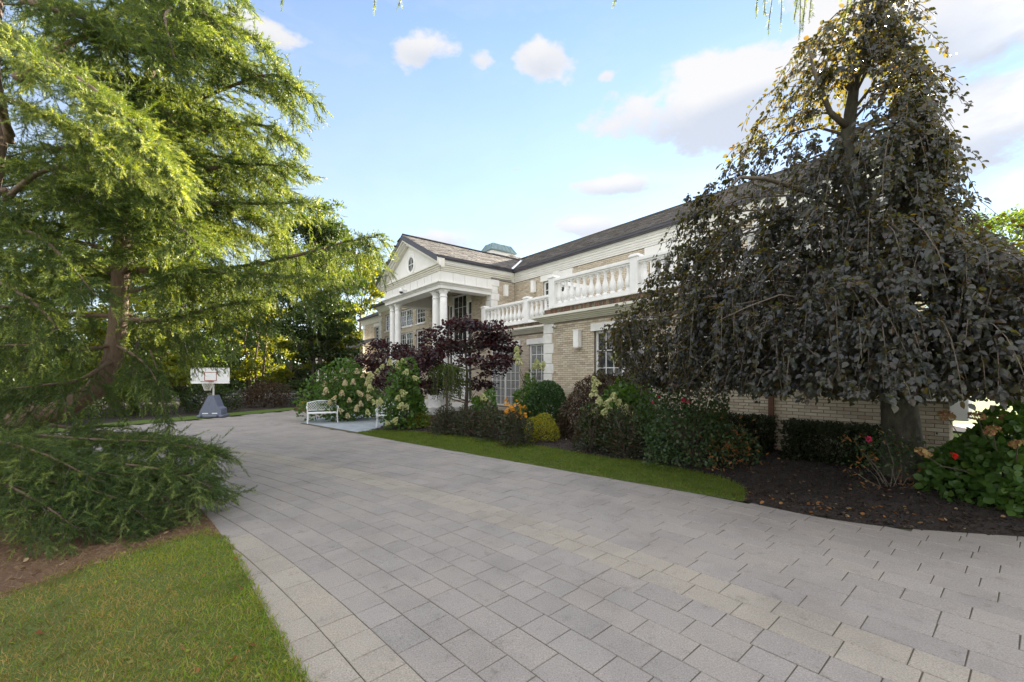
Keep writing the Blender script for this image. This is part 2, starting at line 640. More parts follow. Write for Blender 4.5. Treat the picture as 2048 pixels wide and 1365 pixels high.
L = dict(
    needle=leafmat('cedar_needles', [(.034, .078, .028), (.062, .122, .040), (.046, .096, .042), (.088, .142, .046), (.055, .110, .036)], (2.9, 2.0, .34), .42, .45, .4),
    needle2=leafmat('young_cedar_needles', [(.15, .22, .08), (.23, .30, .12), (.19, .26, .09)], (2.1, 1.7, .4), .42, .45, .4),
    beech=leafmat('copper_beech_leaf', [(.014, .022, .025), (.027, .030, .034), (.018, .028, .038), (.034, .026, .026), (.015, .025, .024), (.042, .043, .022), (.022, .032, .040)], (8.5, 6.0, .9), .36, .30, .65),
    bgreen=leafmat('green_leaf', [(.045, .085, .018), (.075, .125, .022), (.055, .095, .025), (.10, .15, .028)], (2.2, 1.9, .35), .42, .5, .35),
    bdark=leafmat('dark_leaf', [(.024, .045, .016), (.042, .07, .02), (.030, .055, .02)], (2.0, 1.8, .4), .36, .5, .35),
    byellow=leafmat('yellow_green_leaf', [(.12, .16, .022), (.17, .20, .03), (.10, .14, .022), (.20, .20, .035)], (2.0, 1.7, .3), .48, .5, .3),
    purple=leafmat('purple_leaf', [(.020, .011, .016), (.036, .012, .018), (.016, .011, .016), (.060, .016, .020), (.026, .028, .020)], (2.6, 1.0, .8), .3, .4, .5),
    lace=leafmat('bronze_lace_leaf', [(.050, .034, .022), (.075, .05, .03), (.038, .03, .018)], (2.0, 1.4, .6), .3, .5, .35),
    hyd=leafmat('hydrangea_leaf', [(.050, .120, .022), (.080, .155, .030), (.058, .13, .032), (.098, .17, .032)], (1.8, 1.7, .4), .32, .45, .4),
    nandina=leafmat('nandina_leaf', [(.024, .054, .024), (.040, .068, .026), (.055, .030, .022), (.028, .058, .032), (.10, .034, .024)], (1.8, 1.4, .5), .3, .4, .5),
    gold=leafmat('gold_leaf', [(.26, .25, .02), (.36, .30, .02), (.14, .20, .02), (.40, .36, .04), (.10, .16, .02)], (1.4, 1.3, .4), .35, .45, .4),
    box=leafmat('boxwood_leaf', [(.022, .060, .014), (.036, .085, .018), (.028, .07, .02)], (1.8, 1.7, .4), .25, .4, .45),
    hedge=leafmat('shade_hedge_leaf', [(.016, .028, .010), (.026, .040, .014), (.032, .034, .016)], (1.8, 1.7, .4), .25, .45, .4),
    rose=leafmat('rose_leaf', [(.030, .070, .024), (.046, .092, .034), (.065, .092, .03), (.038, .075, .04)], (1.8, 1.6, .4), .3, .42, .45),
    dead=leafmat('withered_leaf', [(.22, .095, .032), (.30, .14, .05), (.16, .07, .028), (.34, .18, .07)], (1.5, 1.1, .6), .3, .7, .2),
    hosta=leafmat('broad_leaf', [(.055, .13, .04), (.075, .16, .05)], (1.6, 1.6, .4), .3, .4, .45),
    grass=leafmat('lawn_blade', [(.14, .24, .022), (.19, .30, .03), (.23, .30, .04), (.32, .27, .09), (.16, .27, .026)], (1.6, 1.5, .4), .35, .55, .3, (1.6, (.42, .46, .42), (1.3, 1.15, .9))),
    dry=leafmat('dry_lawn_blade', [(.20, .23, .045), (.31, .26, .09), (.42, .32, .15), (.17, .22, .045), (.25, .22, .08), (.38, .27, .12)], (1.5, 1.3, .5), .3, .6, .25, (1.9, (.4, .42, .4), (1.35, 1.1, .95))),
    greenflower=leafmat('lime_bloom', [(.42, .46, .20), (.52, .53, .28), (.58, .56, .33), (.38, .43, .18)], (1.2, 1.2, .8), .25, .6, .25),
    creamflower=leafmat('cream_bloom', [(.50, .47, .28), (.60, .55, .36), (.56, .46, .30), (.48, .42, .24)], (1.2, 1.15, .8), .25, .6, .25),
    fadedflower=leafmat('faded_bloom', [(.36, .22, .10), (.42, .16, .12), (.33, .30, .10), (.46, .26, .15), (.28, .27, .09)], (1.2, 1.0, .7), .25, .65, .2),
    orange=leafmat('orange_petal', [(.62, .26, .01), (.70, .36, .015), (.56, .20, .01)], (1.2, 1.0, .5), .3, .55, .3),
    pink=leafmat('pink_petal', [(.55, .03, .10), (.62, .08, .18), (.48, .03, .08)], (1.2, .8, .8), .3, .55, .3),
    redpetal=leafmat('red_petal', [(.65, .015, .012), (.75, .03, .02)], (1.2, .8, .8), .3, .5, .35),
    litter=leafmat('litter', [(.24, .15, .075), (.32, .22, .12), (.16, .085, .045), (.38, .30, .19), (.12, .08, .055)], (1.2, 1, .8), .15, .85, .15),
    chips=leafmat('mulch_chip', [(.012, .010, .009), (.035, .026, .021), (.055, .042, .034), (.02, .016, .014), (.10, .075, .055)], (1, 1, 1), .02, .9, .15),
)

# ------------------------------------------------------------------ ground
def sheet(name, poly, z, mat, kind='structure', grid=None, amp=0.0, seed=0):
    """a closed outline filled as one face"""
    mb = MB()
    mb.add([(x, y, z) for x, y in poly], [tuple(range(len(poly)))])
    o = mb.build(name, mat)
    o['kind'] = kind
    return o


def inside(poly, X, Y):
    X = np.asarray(X); Y = np.asarray(Y)
    res = np.zeros(X.shape, bool)
    n = len(poly)
    for i in range(n):
        x0, y0 = poly[i]
        x1, y1 = poly[(i + 1) % n]
        if y0 == y1:
            continue
        c = ((y0 > Y) != (y1 > Y)) & (X < (x1 - x0) * (Y - y0) / (y1 - y0) + x0)
        res ^= c
    return res


def resample(pts, step):
    out = []
    for i in range(len(pts) - 1):
        a, b = Vector((*pts[i], 0)), Vector((*pts[i + 1], 0))
        n = max(1, int((b - a).length / step))
        out += [tuple((a + (b - a) * k / n)[:2]) for k in range(n)]
    out.append(tuple(pts[-1]))
    return out


def smooth_line(pts, it=2):
    for _ in range(it):
        q = [pts[0]]
        for a, b in zip(pts[:-1], pts[1:]):
            q.append((a[0] * .75 + b[0] * .25, a[1] * .75 + b[1] * .25))
            q.append((a[0] * .25 + b[0] * .75, a[1] * .25 + b[1] * .75))
        q.append(pts[-1])
        pts = q
    return pts


g = MB()
g.add([(-400, -40, -.06), (400, -40, -.06), (400, 700, -.06), (-400, 700, -.06)], [(0, 1, 2, 3)])
g.build('ground', M['farlawn'])['kind'] = 'structure'

# drive geometry: rows of pavers follow circles about this centre
CX, CY = -20.6, -16.3
RIGHT = smooth_line([(9.5, 4.2), (7.0, 4.35), (5.56, 4.62), (4.47, 4.87), (4.02, 5.08), (3.71, 5.34), (3.25, 5.86), (.57, 8.2), (-4.75, 12.88), (-7.7, 15.5)], 2)
LEFT_NEAR = [(CX + 26.97 * math.cos(a), CY + 26.97 * math.sin(a)) for a in (.685, .720, .755)] + [(-1.2, 2.445), (-1.6, 2.89), (-2.15, 3.52), (-2.62, 4.06), (-3.1, 4.58), (-3.6, 5.1), (-4.2, 5.7)]
ISLAND_BACK = [(-4.2, 5.7), (-4.9, 6.75), (-6.3, 8.1), (-8.8, 9.3), (-12, 9.9), (-22, 10.2)]
COURT_FAR = [(-22, 12.6), (-13.9, 12.7), (-13.4, 14.7), (-12.3, 16.9), (-10.8, 21.6), (-8.6, 22.4)]
DRIVE = [(10, -1.5), (9.5, 4.2)] + RIGHT[1:] + [(-8.2, 18.5)] + COURT_FAR[::-1] + ISLAND_BACK[::-1] + LEFT_NEAR[::-1][1:] + [(.9, -1.5)]
drive = sheet('driveway', DRIVE, -.0065, M['joint'])
SLACK = 0.14


def pavers():
    full, tan, near = [], [], []
    W = .2515
    gap = .0065
    r0 = 27.1 - 50 * W
    for k in range(-70, 70):
        r = 26.98 + k * W
        if r < 12 or r > 44:
            continue
        rc = r + W / 2
        a = 0.0 + random.random() * .02
        right = k >= 12
        lens = [.375, .375, .5, .5] if right else [.25, .25, .375, .375]
        while a < 1.75:
            ln = random.choice(lens)
            da = ln / rc
            am = a + da / 2
            x, y = CX + rc * math.cos(am), CY + rc * math.sin(am)
            near_ = math.hypot(x, y)
            if y > .2:
                full.append((x, y, am, ln - gap, W - gap, k, near_))
            a += da
    A = np.array([(f[0], f[1]) for f in full])
    ok = np.zeros(len(A), bool)
    for dx, dy in ((0, 0), (SLACK, 0), (-SLACK, 0), (0, SLACK), (0, -SLACK)):
        ok |= inside(DRIVE, A[:, 0] + dx, A[:, 1] + dy)
    full = [f for f, o in zip(full, ok) if o]
    # visible first
    vis = [f for f in full if f[1] > 1.9 and abs(f[0] / f[1]) < 1.25 and 752 + 1489 / f[1] < 1400]
    vis.sort(key=lambda f: f[6])
    chosen = set(id(f) for f in vis[:300])
    cache = {}

    def unit(ln, w):
        key = (round(ln, 3), round(w, 3))
        if key not in cache:
            me = {}
            for t in ('paver', 'tan'):
                mb = MB()
                hx, hy, c = w / 2, ln / 2, .004
                top, low = 0.0, -.03
                mb.add([(-hx, -hy, low), (hx, -hy, low), (hx, hy, low), (-hx, hy, low), (-hx, -hy, top - c), (hx, -hy, top - c), (hx, hy, top - c), (-hx, hy, top - c),
                        (-hx + c, -hy + c, top), (hx - c, -hy + c, top), (hx - c, hy - c, top), (-hx + c, hy - c, top)],
                       [(0, 1, 5, 4), (1, 2, 6, 5), (2, 3, 7, 6), (3, 0, 4, 7), (4, 5, 9, 8), (5, 6, 10, 9), (6, 7, 11, 10), (7, 4, 8, 11), (8, 9, 10, 11)])
                me[t] = mb.mesh('paver', M[t])
            cache[key] = me
        return cache[key]
    far = {'paver': MB(), 'tan': MB()}
    for f in full:
        x, y, am, ln, w, k, nr = f
        kind = 'tan' if k in (0, 1, 10, 11) and not (k in (0, 1) and y > 4.6) else 'paver'
        dz = random.gauss(0, .0012)
        tx, ty = random.gauss(0, .003), random.gauss(0, .003)
        if id(f) in chosen:
            inst('paver', unit(ln, w)[kind], drive, (x, y, dz), (tx, ty, am))
        else:
            ca, sa = math.cos(am), math.sin(am)
            hx, hy, c = w / 2, ln / 2, .004
            q = []
            for (px, py, z) in ((-hx, -hy, -c), (hx, -hy, -c), (hx, hy, -c), (-hx, hy, -c), (-hx + c, -hy + c, 0), (hx - c, -hy + c, 0), (hx - c, hy - c, 0), (-hx + c, hy - c, 0)):
                q.append((x + px * ca - py * sa, y + px * sa + py * ca, z + dz + px * ty * .5 - py * tx * .5))
            far[kind].add(q, [(0, 1, 5, 4), (1, 2, 6, 5), (2, 3, 7, 6), (3, 0, 4, 7), (4, 5, 6, 7)])
    far['paver'].build('far_pavers', M['paver'], drive, kind='stuff')
    far['tan'].build('far_tan_pavers', M['tan'], drive, kind='stuff')


pavers()

# near lawn, needle bed, strip, mulch bed
LAWN = [(-9, .2)] + [(-.3, .2)] + LEFT_NEAR[:-2] + [(-3.5, 4.75), (-3.72, 4.3), (-3.9, 3.8), (-4.0, 3.4), (-4.15, 2.9), (-4.5, 2.2), (-5.5, 1.4), (-9, 1.0)]
BEDL = [(-3.1, 4.58), (-3.6, 5.1), (-4.2, 5.7)] + ISLAND_BACK[1:] + [(-22, 1.0), (-9, 1.0), (-5.5, 1.4), (-4.5, 2.2), (-4.15, 2.9), (-4.0, 3.4), (-3.9, 3.8), (-3.72, 4.3), (-3.5, 4.75)]
sheet('lawn', LAWN, .006, M['turf'])
sheet('needle_bed', BEDL, .004, M['soil'])
STRIP_IN = smooth_line([(3.24, 5.93), (3.55, 6.45), (3.66, 6.95), (3.5, 7.5), (3.14, 7.96), (2.75, 8.66), (1.93, 9.02), (.81, 10.49), (-.5, 11.45), (-2.12, 12.99), (-4.4, 13.66), (-4.75, 12.95)], 2)
RS = [p for p in RIGHT if -4.76 <= p[0] <= 3.26]
STRIP = RS + STRIP_IN[::-1]
sheet('grass_strip', STRIP, .006, M['turf'])
HX, HY = (.6237, -.7817), (.7815, .6239)
C0 = (1.115, 14.6)


def house_pt(x, y):
    return (C0[0] + x * HX[0] + y * HY[0], C0[1] + x * HX[1] + y * HY[1])


bed = [p for p in RIGHT if p[0] >= 3.25]
BED = bed + STRIP_IN + [(-4.4, 14.2), (-4.0, 15.6), (-2.6, 17.6), house_pt(-5.6, -.3), house_pt(-5.6, 1.6), house_pt(0, 1.6), house_pt(0, .05), house_pt(9.9, .05), (10.5, 4.9), (9.5, 4.2)]
sheet('mulch_bed', BED, .004, M['mulch'])
# raised, crumbly soil towards the house
EDGE_PTS = np.array(resample([p for p in RIGHT if p[0] >= 3.2] + STRIP_IN, .06))


def soil_z(X, Y):
    X = np.asarray(X, float); Y = np.asarray(Y, float)
    d = np.full(X.shape, 9.0)
    for i in range(0, len(EDGE_PTS), 2):
        d = np.minimum(d, np.hypot(X - EDGE_PTS[i, 0], Y - EDGE_PTS[i, 1]))
    t = np.clip(d / 2.3, 0, 1)
    return .006 + .19 * t * t * (3 - 2 * t) + np.clip(d * 6, 0, 1) * (.012 * np.sin(X * 7.3 + Y * 5.1) * np.sin(Y * 8.7 - X * 2.2) + .008 * np.sin(X * 21 + Y * 3) * np.sin(Y * 19 + X * 7))


def mound():
    st = .07
    xs = np.arange(-5, 10.6, st); ys = np.arange(4.0, 19, st)
    GX, GY = np.meshgrid(xs, ys)
    ins = inside(BED, GX, GY)
    GZ = soil_z(GX, GY) + rng.normal(0, .006, GX.shape)
    idx = np.arange(GX.size).reshape(GX.shape)
    q = ins[:-1, :-1] & ins[1:, :-1] & ins[:-1, 1:] & ins[1:, 1:]
    F = np.stack([idx[:-1, :-1][q], idx[:-1, 1:][q], idx[1:, 1:][q], idx[1:, :-1][q]], 1)
    used, inv = np.unique(F, return_inverse=True)
    V = np.stack([GX.ravel(), GY.ravel(), GZ.ravel()], 1)[used]
    o = npmesh('soil_mound', V, inv.reshape(F.shape), M['mulch'], None, True)
    o['kind'] = 'structure'


mound()

PATIO = [(-4.55, 12.72), (-7.75, 15.55), (-8.2, 18.3), (-5.6, 20.2), (-2.2, 18.2), (-3.6, 15.9), (-4.3, 14.4)]
sheet('patio', PATIO, .002, M['joint'])
pat = bpy.data.objects['patio']


def flagstones():
    ang = math.atan2(.66, -.75)
    ca, sa = math.cos(ang), math.sin(ang)
    row = 0.0
    y0 = -6
    while y0 < 8:
        h = random.choice([.6, .9, .75])
        x0 = -8 + random.random() * .6
        while x0 < 8:
            w = random.choice([.6, .9, 1.2])
            cx, cy = x0 + w / 2, y0 + h / 2
            wx, wy = -5.5 + cx * ca - cy * sa, 15.8 + cx * sa + cy * ca
            if inside(PATIO, np.array([wx]), np.array([wy]))[0]:
                mb = MB().cbox(0, 0, 0, w - .012, h - .012, .04, 0, .004)
                o = mb.build('flagstone', M['blue'], pat)
                o.location = (wx, wy, -.006 + random.gauss(0, .001))
                o.rotation_euler = (0, 0, ang)
            x0 += w
        y0 += h


flagstones()


def blades(name, poly, dens_fn, n, mat, hmin, hmax, parent, width=.0035, zbase=.004):
    xs = [p[0] for p in poly]; ys = [p[1] for p in poly]
    X = rng.uniform(min(xs), max(xs), n * 3)
    Y = rng.uniform(min(ys), max(ys), n * 3)
    k = inside(poly, X, Y)
    if dens_fn is not None:
        k &= rng.random(len(X)) < dens_fn(X, Y)
    X, Y = X[k][:n], Y[k][:n]
    m = len(X)
    P = np.stack([X, Y, np.full(m, zbase)], 1)
    D = np.stack([rng.normal(0, .75, m), rng.normal(0, .75, m), np.abs(rng.normal(.75, .3, m)) + .15], 1)
    N = rvec(m)
    T = [(-.06, 0, 0), (.06, 0, 0), (.035, .6, .05), (-.02, 1, .18)]
    V, F = scatter(T, [(0, 1, 2), (0, 2, 3)], P, D, N, rng.uniform(hmin, hmax, m))
    return npmesh(name, V, F, mat, parent, kind='stuff')


lawn = bpy.data.objects['lawn']
strip = bpy.data.objects['grass_strip']


def near_dens(X, Y):
    d = np.hypot(X, Y)
    vis = (X > -1.35 * Y) & (Y > 1.4)
    return np.where(vis, np.clip(2.6 / np.maximum(d, 1), 0, 1) ** 1.2, 0)


def patchy(X, Y):
    return .5 + .5 * np.sin(X * 1.7 + 1.2 * np.sin(Y * 2.1)) * np.sin(Y * 1.9 + np.cos(X * 1.3) * 1.4)


LW = [(-5.5, 1.3), (-.6, 1.3)] + [(x + .022, y + .02) for x, y in LEFT_NEAR[1:-2]] + [(-3.5, 4.85), (-3.8, 4.35), (-4.0, 3.8), (-4.1, 3.4), (-4.25, 2.9), (-4.6, 2.2)]
def edge_green(X, Y):
    # greener near the pavement, browner towards the conifer
    t = (X + Y * .85)
    return 1 / (1 + np.exp(-(t - 0.25 + 1.2 * (patchy(X, Y) - .5)) * 2.6))


def blades_where(name, poly, fn, n, mat, hmin, hmax, parent):
    return blades(name, poly, fn, n, mat, hmin, hmax, parent)


blades('lawn_grass', LW, lambda X, Y: near_dens(X, Y) * np.clip(edge_green(X, Y), .12, 1), 62000, L['grass'], .016, .062, lawn)
blades('dry_grass', LW, lambda X, Y: near_dens(X, Y) * np.clip(1.05 - edge_green(X, Y), .18, 1), 60000, L['dry'], .018, .045, lawn)
L['strip'] = leafmat('strip_blade', [(.075, .145, .014), (.10, .18, .02), (.125, .18, .024), (.16, .15, .04), (.085, .16, .016)], (1.6, 1.5, .4), .35, .55, .3, (3.0, (.65, .7, .65), (1.2, 1.1, .9)))
blades('strip_grass', STRIP, None, 62000, L['strip'], .02, .08, strip)


def litter(name, poly, n, mat, smin, smax, parent, z=.012, flat=.25, T=LEAF_D, fn=None):
    xs = [p[0] for p in poly]; ys = [p[1] for p in poly]
    X = rng.uniform(min(xs), max(xs), n * 4)
    Y = rng.uniform(min(ys), max(ys), n * 4)
    k = inside(poly, X, Y)
    if fn is not None:
        k &= rng.random(len(X)) < fn(X, Y)
    X, Y = X[k][:n], Y[k][:n]
    m = len(X)
    zz = soil_z(X, Y) if name in ('mulch_chips', 'mulch_litter', 'edge_leaf_litter') else 0
    P = np.stack([X, Y, np.full(m, z) + zz + rng.uniform(0, .012, m)], 1)
    D = np.stack([rng.normal(size=m), rng.normal(size=m), rng.normal(0, flat, m)], 1)
    N = np.stack([rng.normal(0, flat, m), rng.normal(0, flat, m), np.ones(m)], 1)
    V, F = scatter(T[0], T[1], P, D, N, rng.uniform(smin, smax, m))
    return npmesh(name, V, F, mat, parent, kind='stuff')


NEEDLE_T = ([(-.03, 0, 0), (.03, 0, 0), (0, 1, .1)], [(0, 1, 2)])
NB = [(-3.1, 4.55), (-3.6, 5.1), (-4.2, 5.7), (-5.5, 6.6), (-7.5, 5.6), (-6.4, 2.6), (-4.5, 2.2), (-4.15, 2.9), (-3.95, 3.4), (-3.85, 3.8), (-3.68, 4.25), (-3.4, 4.65)]
litter('fallen_needles', NB, 42000, L['litter'], .03, .085, bpy.data.objects['needle_bed'], .006, .25, NEEDLE_T, lambda X, Y: .3 + .7 * patchy(X * 2.5, Y * 2.5))
litter('bed_litter', NB, 700, L['litter'], .02, .055, bpy.data.objects['needle_bed'], .006, .5, LEAF_R)
litter('mulch_chips', BED, 60000, L['chips'], .012, .055, bpy.data.objects['mulch_bed'], .0, .5, LEAF_D, lambda X, Y: np.clip(7 / np.hypot(X, Y), 0, 1) ** 1.5)
litter('mulch_litter', BED, 800, L['litter'], .02, .06, bpy.data.objects['mulch_bed'], .01, .5, LEAF_R)
EDGE = [(3.0, 6.0), (3.6, 6.6), (4.2, 6.0), (5.2, 5.1), (4.4, 4.95), (3.6, 5.45)]
litter('edge_leaf_litter', EDGE, 55, L['dead'], .02, .07, bpy.data.objects['mulch_bed'], .02, .5, LEAF_R)
litter('clover_weeds', LW, 700, L['grass'], .012, .03, lawn, .022, .5, LEAF_R, lambda X, Y: (patchy(X * 2.3 + 1, Y * 2.1) > .72).astype(float))
litter('strewn_leaves', LW, 22, L['dead'], .03, .06, lawn, .04, .4, LEAF_M)
litter('red_leaf', [(-1.9, 2.4), (-1.6, 2.4), (-1.6, 2.7), (-1.9, 2.7)], 9, L['dead'], .02, .05, lawn, .035, .4, LEAF_M)
litter('moss_tufts', DRIVE, 260, L['grass'], .02, .05, drive, .004, .6, NEEDLE_T, lambda X, Y: ((np.abs(X + 2.2) < 2.6) & (Y > 2.2) & (Y < 6)).astype(float))

sheet('forest_floor', [(-8.6, 24.0), (-12.2, 23.2), (-14.2, 17.6), (-15.2, 15), (-15.6, 12.6), (-22, 12.6), (-22, 10.2), (-90, 10), (-90, 70), (-16, 70), (-14, 40), (-10.5, 33)], -.02, M['mulch'])
# sunny lawn strip behind the court, far path on the right
FARSTRIP = [(-14.3, 12.6), (-13.8, 14.9), (-12.7, 17.1), (-11.2, 21.7), (-8.6, 22.6), (-8.6, 24.0), (-12.2, 23.2), (-14.2, 17.6), (-15.2, 15), (-15.6, 12.6)]
sheet('lawn_verge', FARSTRIP, .006, M['farlawn'])
sheet('path', [(14, 13.2), (30, 17.5), (30, 19.5), (14, 14.6)], .004, M['paver'])

# ------------------------------------------------------------------ the house
HROT = math.atan2(HX[1], HX[0])
house = thing('house', 'long pale brick house with white balustraded balcony and columned pediment porch', 'house', (C0[0], C0[1], 0), HROT)
BR_L, BR_H, JT = .203, .0577, .010


class Frame:
    """wall plane in house coordinates: a runs along the wall, z up, n outward"""
    def __init__(self, kind, pos):
        self.kind, self.pos = kind, pos

    def p(self, a, z, n):
        if self.kind == 'front':       # faces -y, a = x
            return (a, self.pos - n, z)
        if self.kind == 'right':       # faces +x, a = y
            return (self.pos + n, a, z)
        if self.kind == 'left':        # faces -x, a = -y
            return (self.pos - n, -a, z)


BRICKS = []


def brick_wall(fr, a0, a1, z0, z1, ops=(), name='wall', pick=None, back=.12):
    """pick: zones (a0,a1,z0,z1) whose bricks are built one by one"""
    mb = MB()
    ea = sorted(set([a0, a1] + [v for o in ops for v in (o[0], o[1]) if a0 < v < a1]))
    ez = sorted(set([z0, z1] + [v for o in ops for v in (o[2], o[3]) if z0 < v < z1]))
    for i in range(len(ea) - 1):
        for j in range(len(ez) - 1):
            ca, cz = (ea[i] + ea[i + 1]) / 2, (ez[j] + ez[j + 1]) / 2
            if any(o[0] < ca < o[1] and o[2] < cz < o[3] for o in ops):
                continue
            mb.add([fr.p(ea[i], ez[j], 0), fr.p(ea[i + 1], ez[j], 0), fr.p(ea[i + 1], ez[j + 1], 0), fr.p(ea[i], ez[j + 1], 0)], [(0, 1, 2, 3)])
    for o in ops:
        x0, x1, y0, y1 = o
        for (aa, bb) in (((x0, y0), (x0, y1)), ((x1, y1), (x1, y0)), ((x0, y1), (x1, y1)), ((x1, y0), (x0, y0))):
            mb.add([fr.p(*aa, 0), fr.p(*bb, 0), fr.p(*bb, -back), fr.p(*aa, -back)], [(0, 1, 2, 3)])
    wall = mb.build(name, M['mortar'], house)
    rows = int((z1 - z0) / (BR_H + JT))
    st = MB()
    picked = []
    for r in range(rows):
        zb = z0 + r * (BR_H + JT) + JT / 2
        zt = zb + BR_H
        iv = [(a0, a1)]
        for o in ops:
            if o[2] < zt and o[3] > zb:
                nv = []
                for s, e in iv:
                    if o[1] <= s or o[0] >= e:
                        nv.append((s, e))
                        continue
                    if o[0] > s: nv.append((s, o[0]))
                    if o[1] < e: nv.append((o[1], e))
                iv = nv
        off = 0 if r % 2 == 0 else (BR_L + JT) / 2
        for s, e in iv:
            k = math.floor((s - off - a0) / (BR_L + JT))
            a = a0 + off + k * (BR_L + JT)
            while a < e:
                b0, b1 = max(a + JT / 2, s + .002), min(a + BR_L + JT / 2, e - .002)
                if b1 - b0 > .03:
                    n = .007 + random.gauss(0, .0018)
                    jz = random.gauss(0, .0012)
                    rec = (b0, b1, zb + jz, zt + jz, n)
                    full = b1 - b0 > BR_L - .01
                    if full and pick and any(p[0] < b0 and b1 < p[1] and p[2] < zb and zt < p[3] for p in pick):
                        picked.append(rec)
                    else:
                        c = .003
                        q = [fr.p(b0, zb, 0), fr.p(b1, zb, 0), fr.p(b1, zt, 0), fr.p(b0, zt, 0),
                             fr.p(b0 + c, zb + c + jz, n), fr.p(b1 - c, zb + c, n), fr.p(b1 - c, zt - c, n), fr.p(b0 + c, zt - c + jz, n)]
                        st.add(q, [(0, 1, 5, 4), (1, 2, 6, 5), (2, 3, 7, 6), (3, 0, 4, 7), (4, 5, 6, 7)])
                a += BR_L + JT
    if st.v:
        st.build('brickwork', M['brick'], wall, kind='stuff')
    return wall, picked


BRM = None


def unit_brick():
    global BRM
    if BRM is None:
        h, l, c = BR_H / 2, BR_L / 2, .003
        mb = MB()
        mb.add([(-l, .012, -h), (l, .012, -h), (l, .012, h), (-l, .012, h), (-l + c, 0, -h + c), (l - c, 0, -h + c), (l - c, 0, h - c), (-l + c, 0, h - c)],
               [(0, 1, 5, 4), (1, 2, 6, 5), (2, 3, 7, 6), (3, 0, 4, 7), (4, 5, 6, 7)])
        BRM = mb.mesh('brick', M['brick'])
    return BRM


def lay(fr, wall, picked, nmax):
    picked = picked[:nmax]
    rest = picked[nmax:]
    for b0, b1, z0, z1, n in picked:
        p = fr.p((b0 + b1) / 2, (z0 + z1) / 2, n)
        o = inst('brick', unit_brick(), wall, p, (0, 0, 0 if fr.kind == 'front' else R(90)))


def window(fr, a0, a1, z0, z1, cols, rows, leaves=1, depth=.10, sill=True, blind=False, frame=.07, munt=.022):
    """white framed window set back in its opening: frame > pane, muntin, sill"""
    def bx(mb, s, e, b, t, n0, n1):
        ps = [fr.p(x, z, n) for n in (n0, n1) for (x, z) in ((s, b), (e, b), (e, t), (s, t))]
        mb.add(ps, [(3, 2, 1, 0), (4, 5, 6, 7), (0, 1, 5, 4), (1, 2, 6, 5), (2, 3, 7, 6), (3, 0, 4, 7)])
    mb = MB()
    bx(mb, a0, a0 + frame, z0, z1, -depth - .03, -depth + .05)
    bx(mb, a1 - frame, a1, z0, z1, -depth - .03, -depth + .05)
    bx(mb, a0 + frame, a1 - frame, z1 - frame, z1, -depth - .03, -depth + .05)
    bx(mb, a0 + frame, a1 - frame, z0, z0 + frame, -depth - .03, -depth + .05)
    lw = (a1 - a0) / leaves
    for i in range(1, leaves):
        c = a0 + lw * i
        bx(mb, c - frame * .7, c + frame * .7, z0 + frame, z1 - frame, -depth - .03, -depth + .045)
    w = mb.build('window', M['white'], house)
    for i in range(leaves):
        s, e = a0 + lw * i + frame, a0 + lw * (i + 1) - frame
        p = MB()
        p.add([fr.p(s - .02, z0 + .03, -depth), fr.p(e + .02, z0 + .03, -depth), fr.p(e + .02, z1 - .03, -depth), fr.p(s - .02, z1 - .03, -depth)], [(0, 1, 2, 3)])
        p.build('pane', M['glass'], w)
        mu = MB()
        for c in range(1, cols):
            x = s + (e - s) * c / cols
            bx(mu, x - munt / 2, x + munt / 2, z0 + frame, z1 - frame, -depth + .002, -depth + .022)
        for r in range(1, rows):
            z = z0 + frame + (z1 - z0 - 2 * frame) * r / rows
            bx(mu, s, e, z - munt / 2, z + munt / 2, -depth + .003, -depth + .020)
        if mu.v:
            mu.build('muntins', M['white'], w)
        if blind:
            sl = MB()
            z = z0 + frame + .03
            while z < z1 - frame - .02:
                bx(sl, s, e, z, z + .03, -depth - .0, -depth + .0012)
                z += .052
            sl.build('blind', M['blind'], w)
    if sill:
        sm = MB()
        bx(sm, a0 - .06, a1 + .06, z0 - .07, z0, -depth, .05)
        sm.build('sill', M['stone'], w)
    return w


def hb(name, mat, *boxes, smooth=False, parent=house):
    mb = MB()
    for b in boxes:
        mb.box(*b)
    return mb.build(name, M[mat], parent)


F0 = Frame('front', 0.0)
FR = Frame('front', 1.7)
FU = Frame('front', 3.53)
FC = Frame('front', 2.09)
FS = Frame('right', -6.0)
FE = Frame('left', 0.0)

# lower wing: wall, French door, quoins
w0, pk0 = brick_wall(F0, .02, 9.0, 0, 3.52, [(2.2, 4.2, .35, 3.10), (5.4, 7.2, 1.95, 3.1)], pick=[(.5, 2.15, 2.0, 3.4), (5.2, 7.5, .95, 1.9)])
lay(F0, w0, pk0, 300)
for rest in pk0[300:]:
    pass
window(F0, 2.2, 4.2, .35, 3.10, 3, 5, leaves=2, depth=.14, blind=False)
window(F0, 5.4, 7.2, 1.95, 3.10, 3, 3, leaves=2, depth=.14)
hb('lintel', 'stone', (2.1, -.05, 3.10, 4.3, .02, 3.33))
hb('lintel', 'stone', (5.3, -.05, 3.10, 7.3, .02, 3.33))


def quoins(x, y, zs, z1, dx, dy, course=.339, name='quoin'):
    """alternating long and short cast stone blocks round the corner at (x, y); dx, dy point along the two faces"""
    i = 0
    z = zs
    while z < z1 - .05:
        t = min(z + course, z1)
        la, lb = (.46, .36) if i % 2 else (.38, .46)
        x0, x1 = sorted((x - .03 * (1 if dx > 0 else -1), x + la * dx))
        y0, y1 = sorted((y - .03, y + lb * dy))
        mb = MB().cbox((x0 + x1) / 2, (y0 + y1) / 2, (z + t) / 2, x1 - x0, y1 - y0, t - z - .014, 0, .012)
        mb.build(name, M['stone'], house)
        z = t
        i += 1


quoins(0, 0, .12, 3.51, 1, 1)
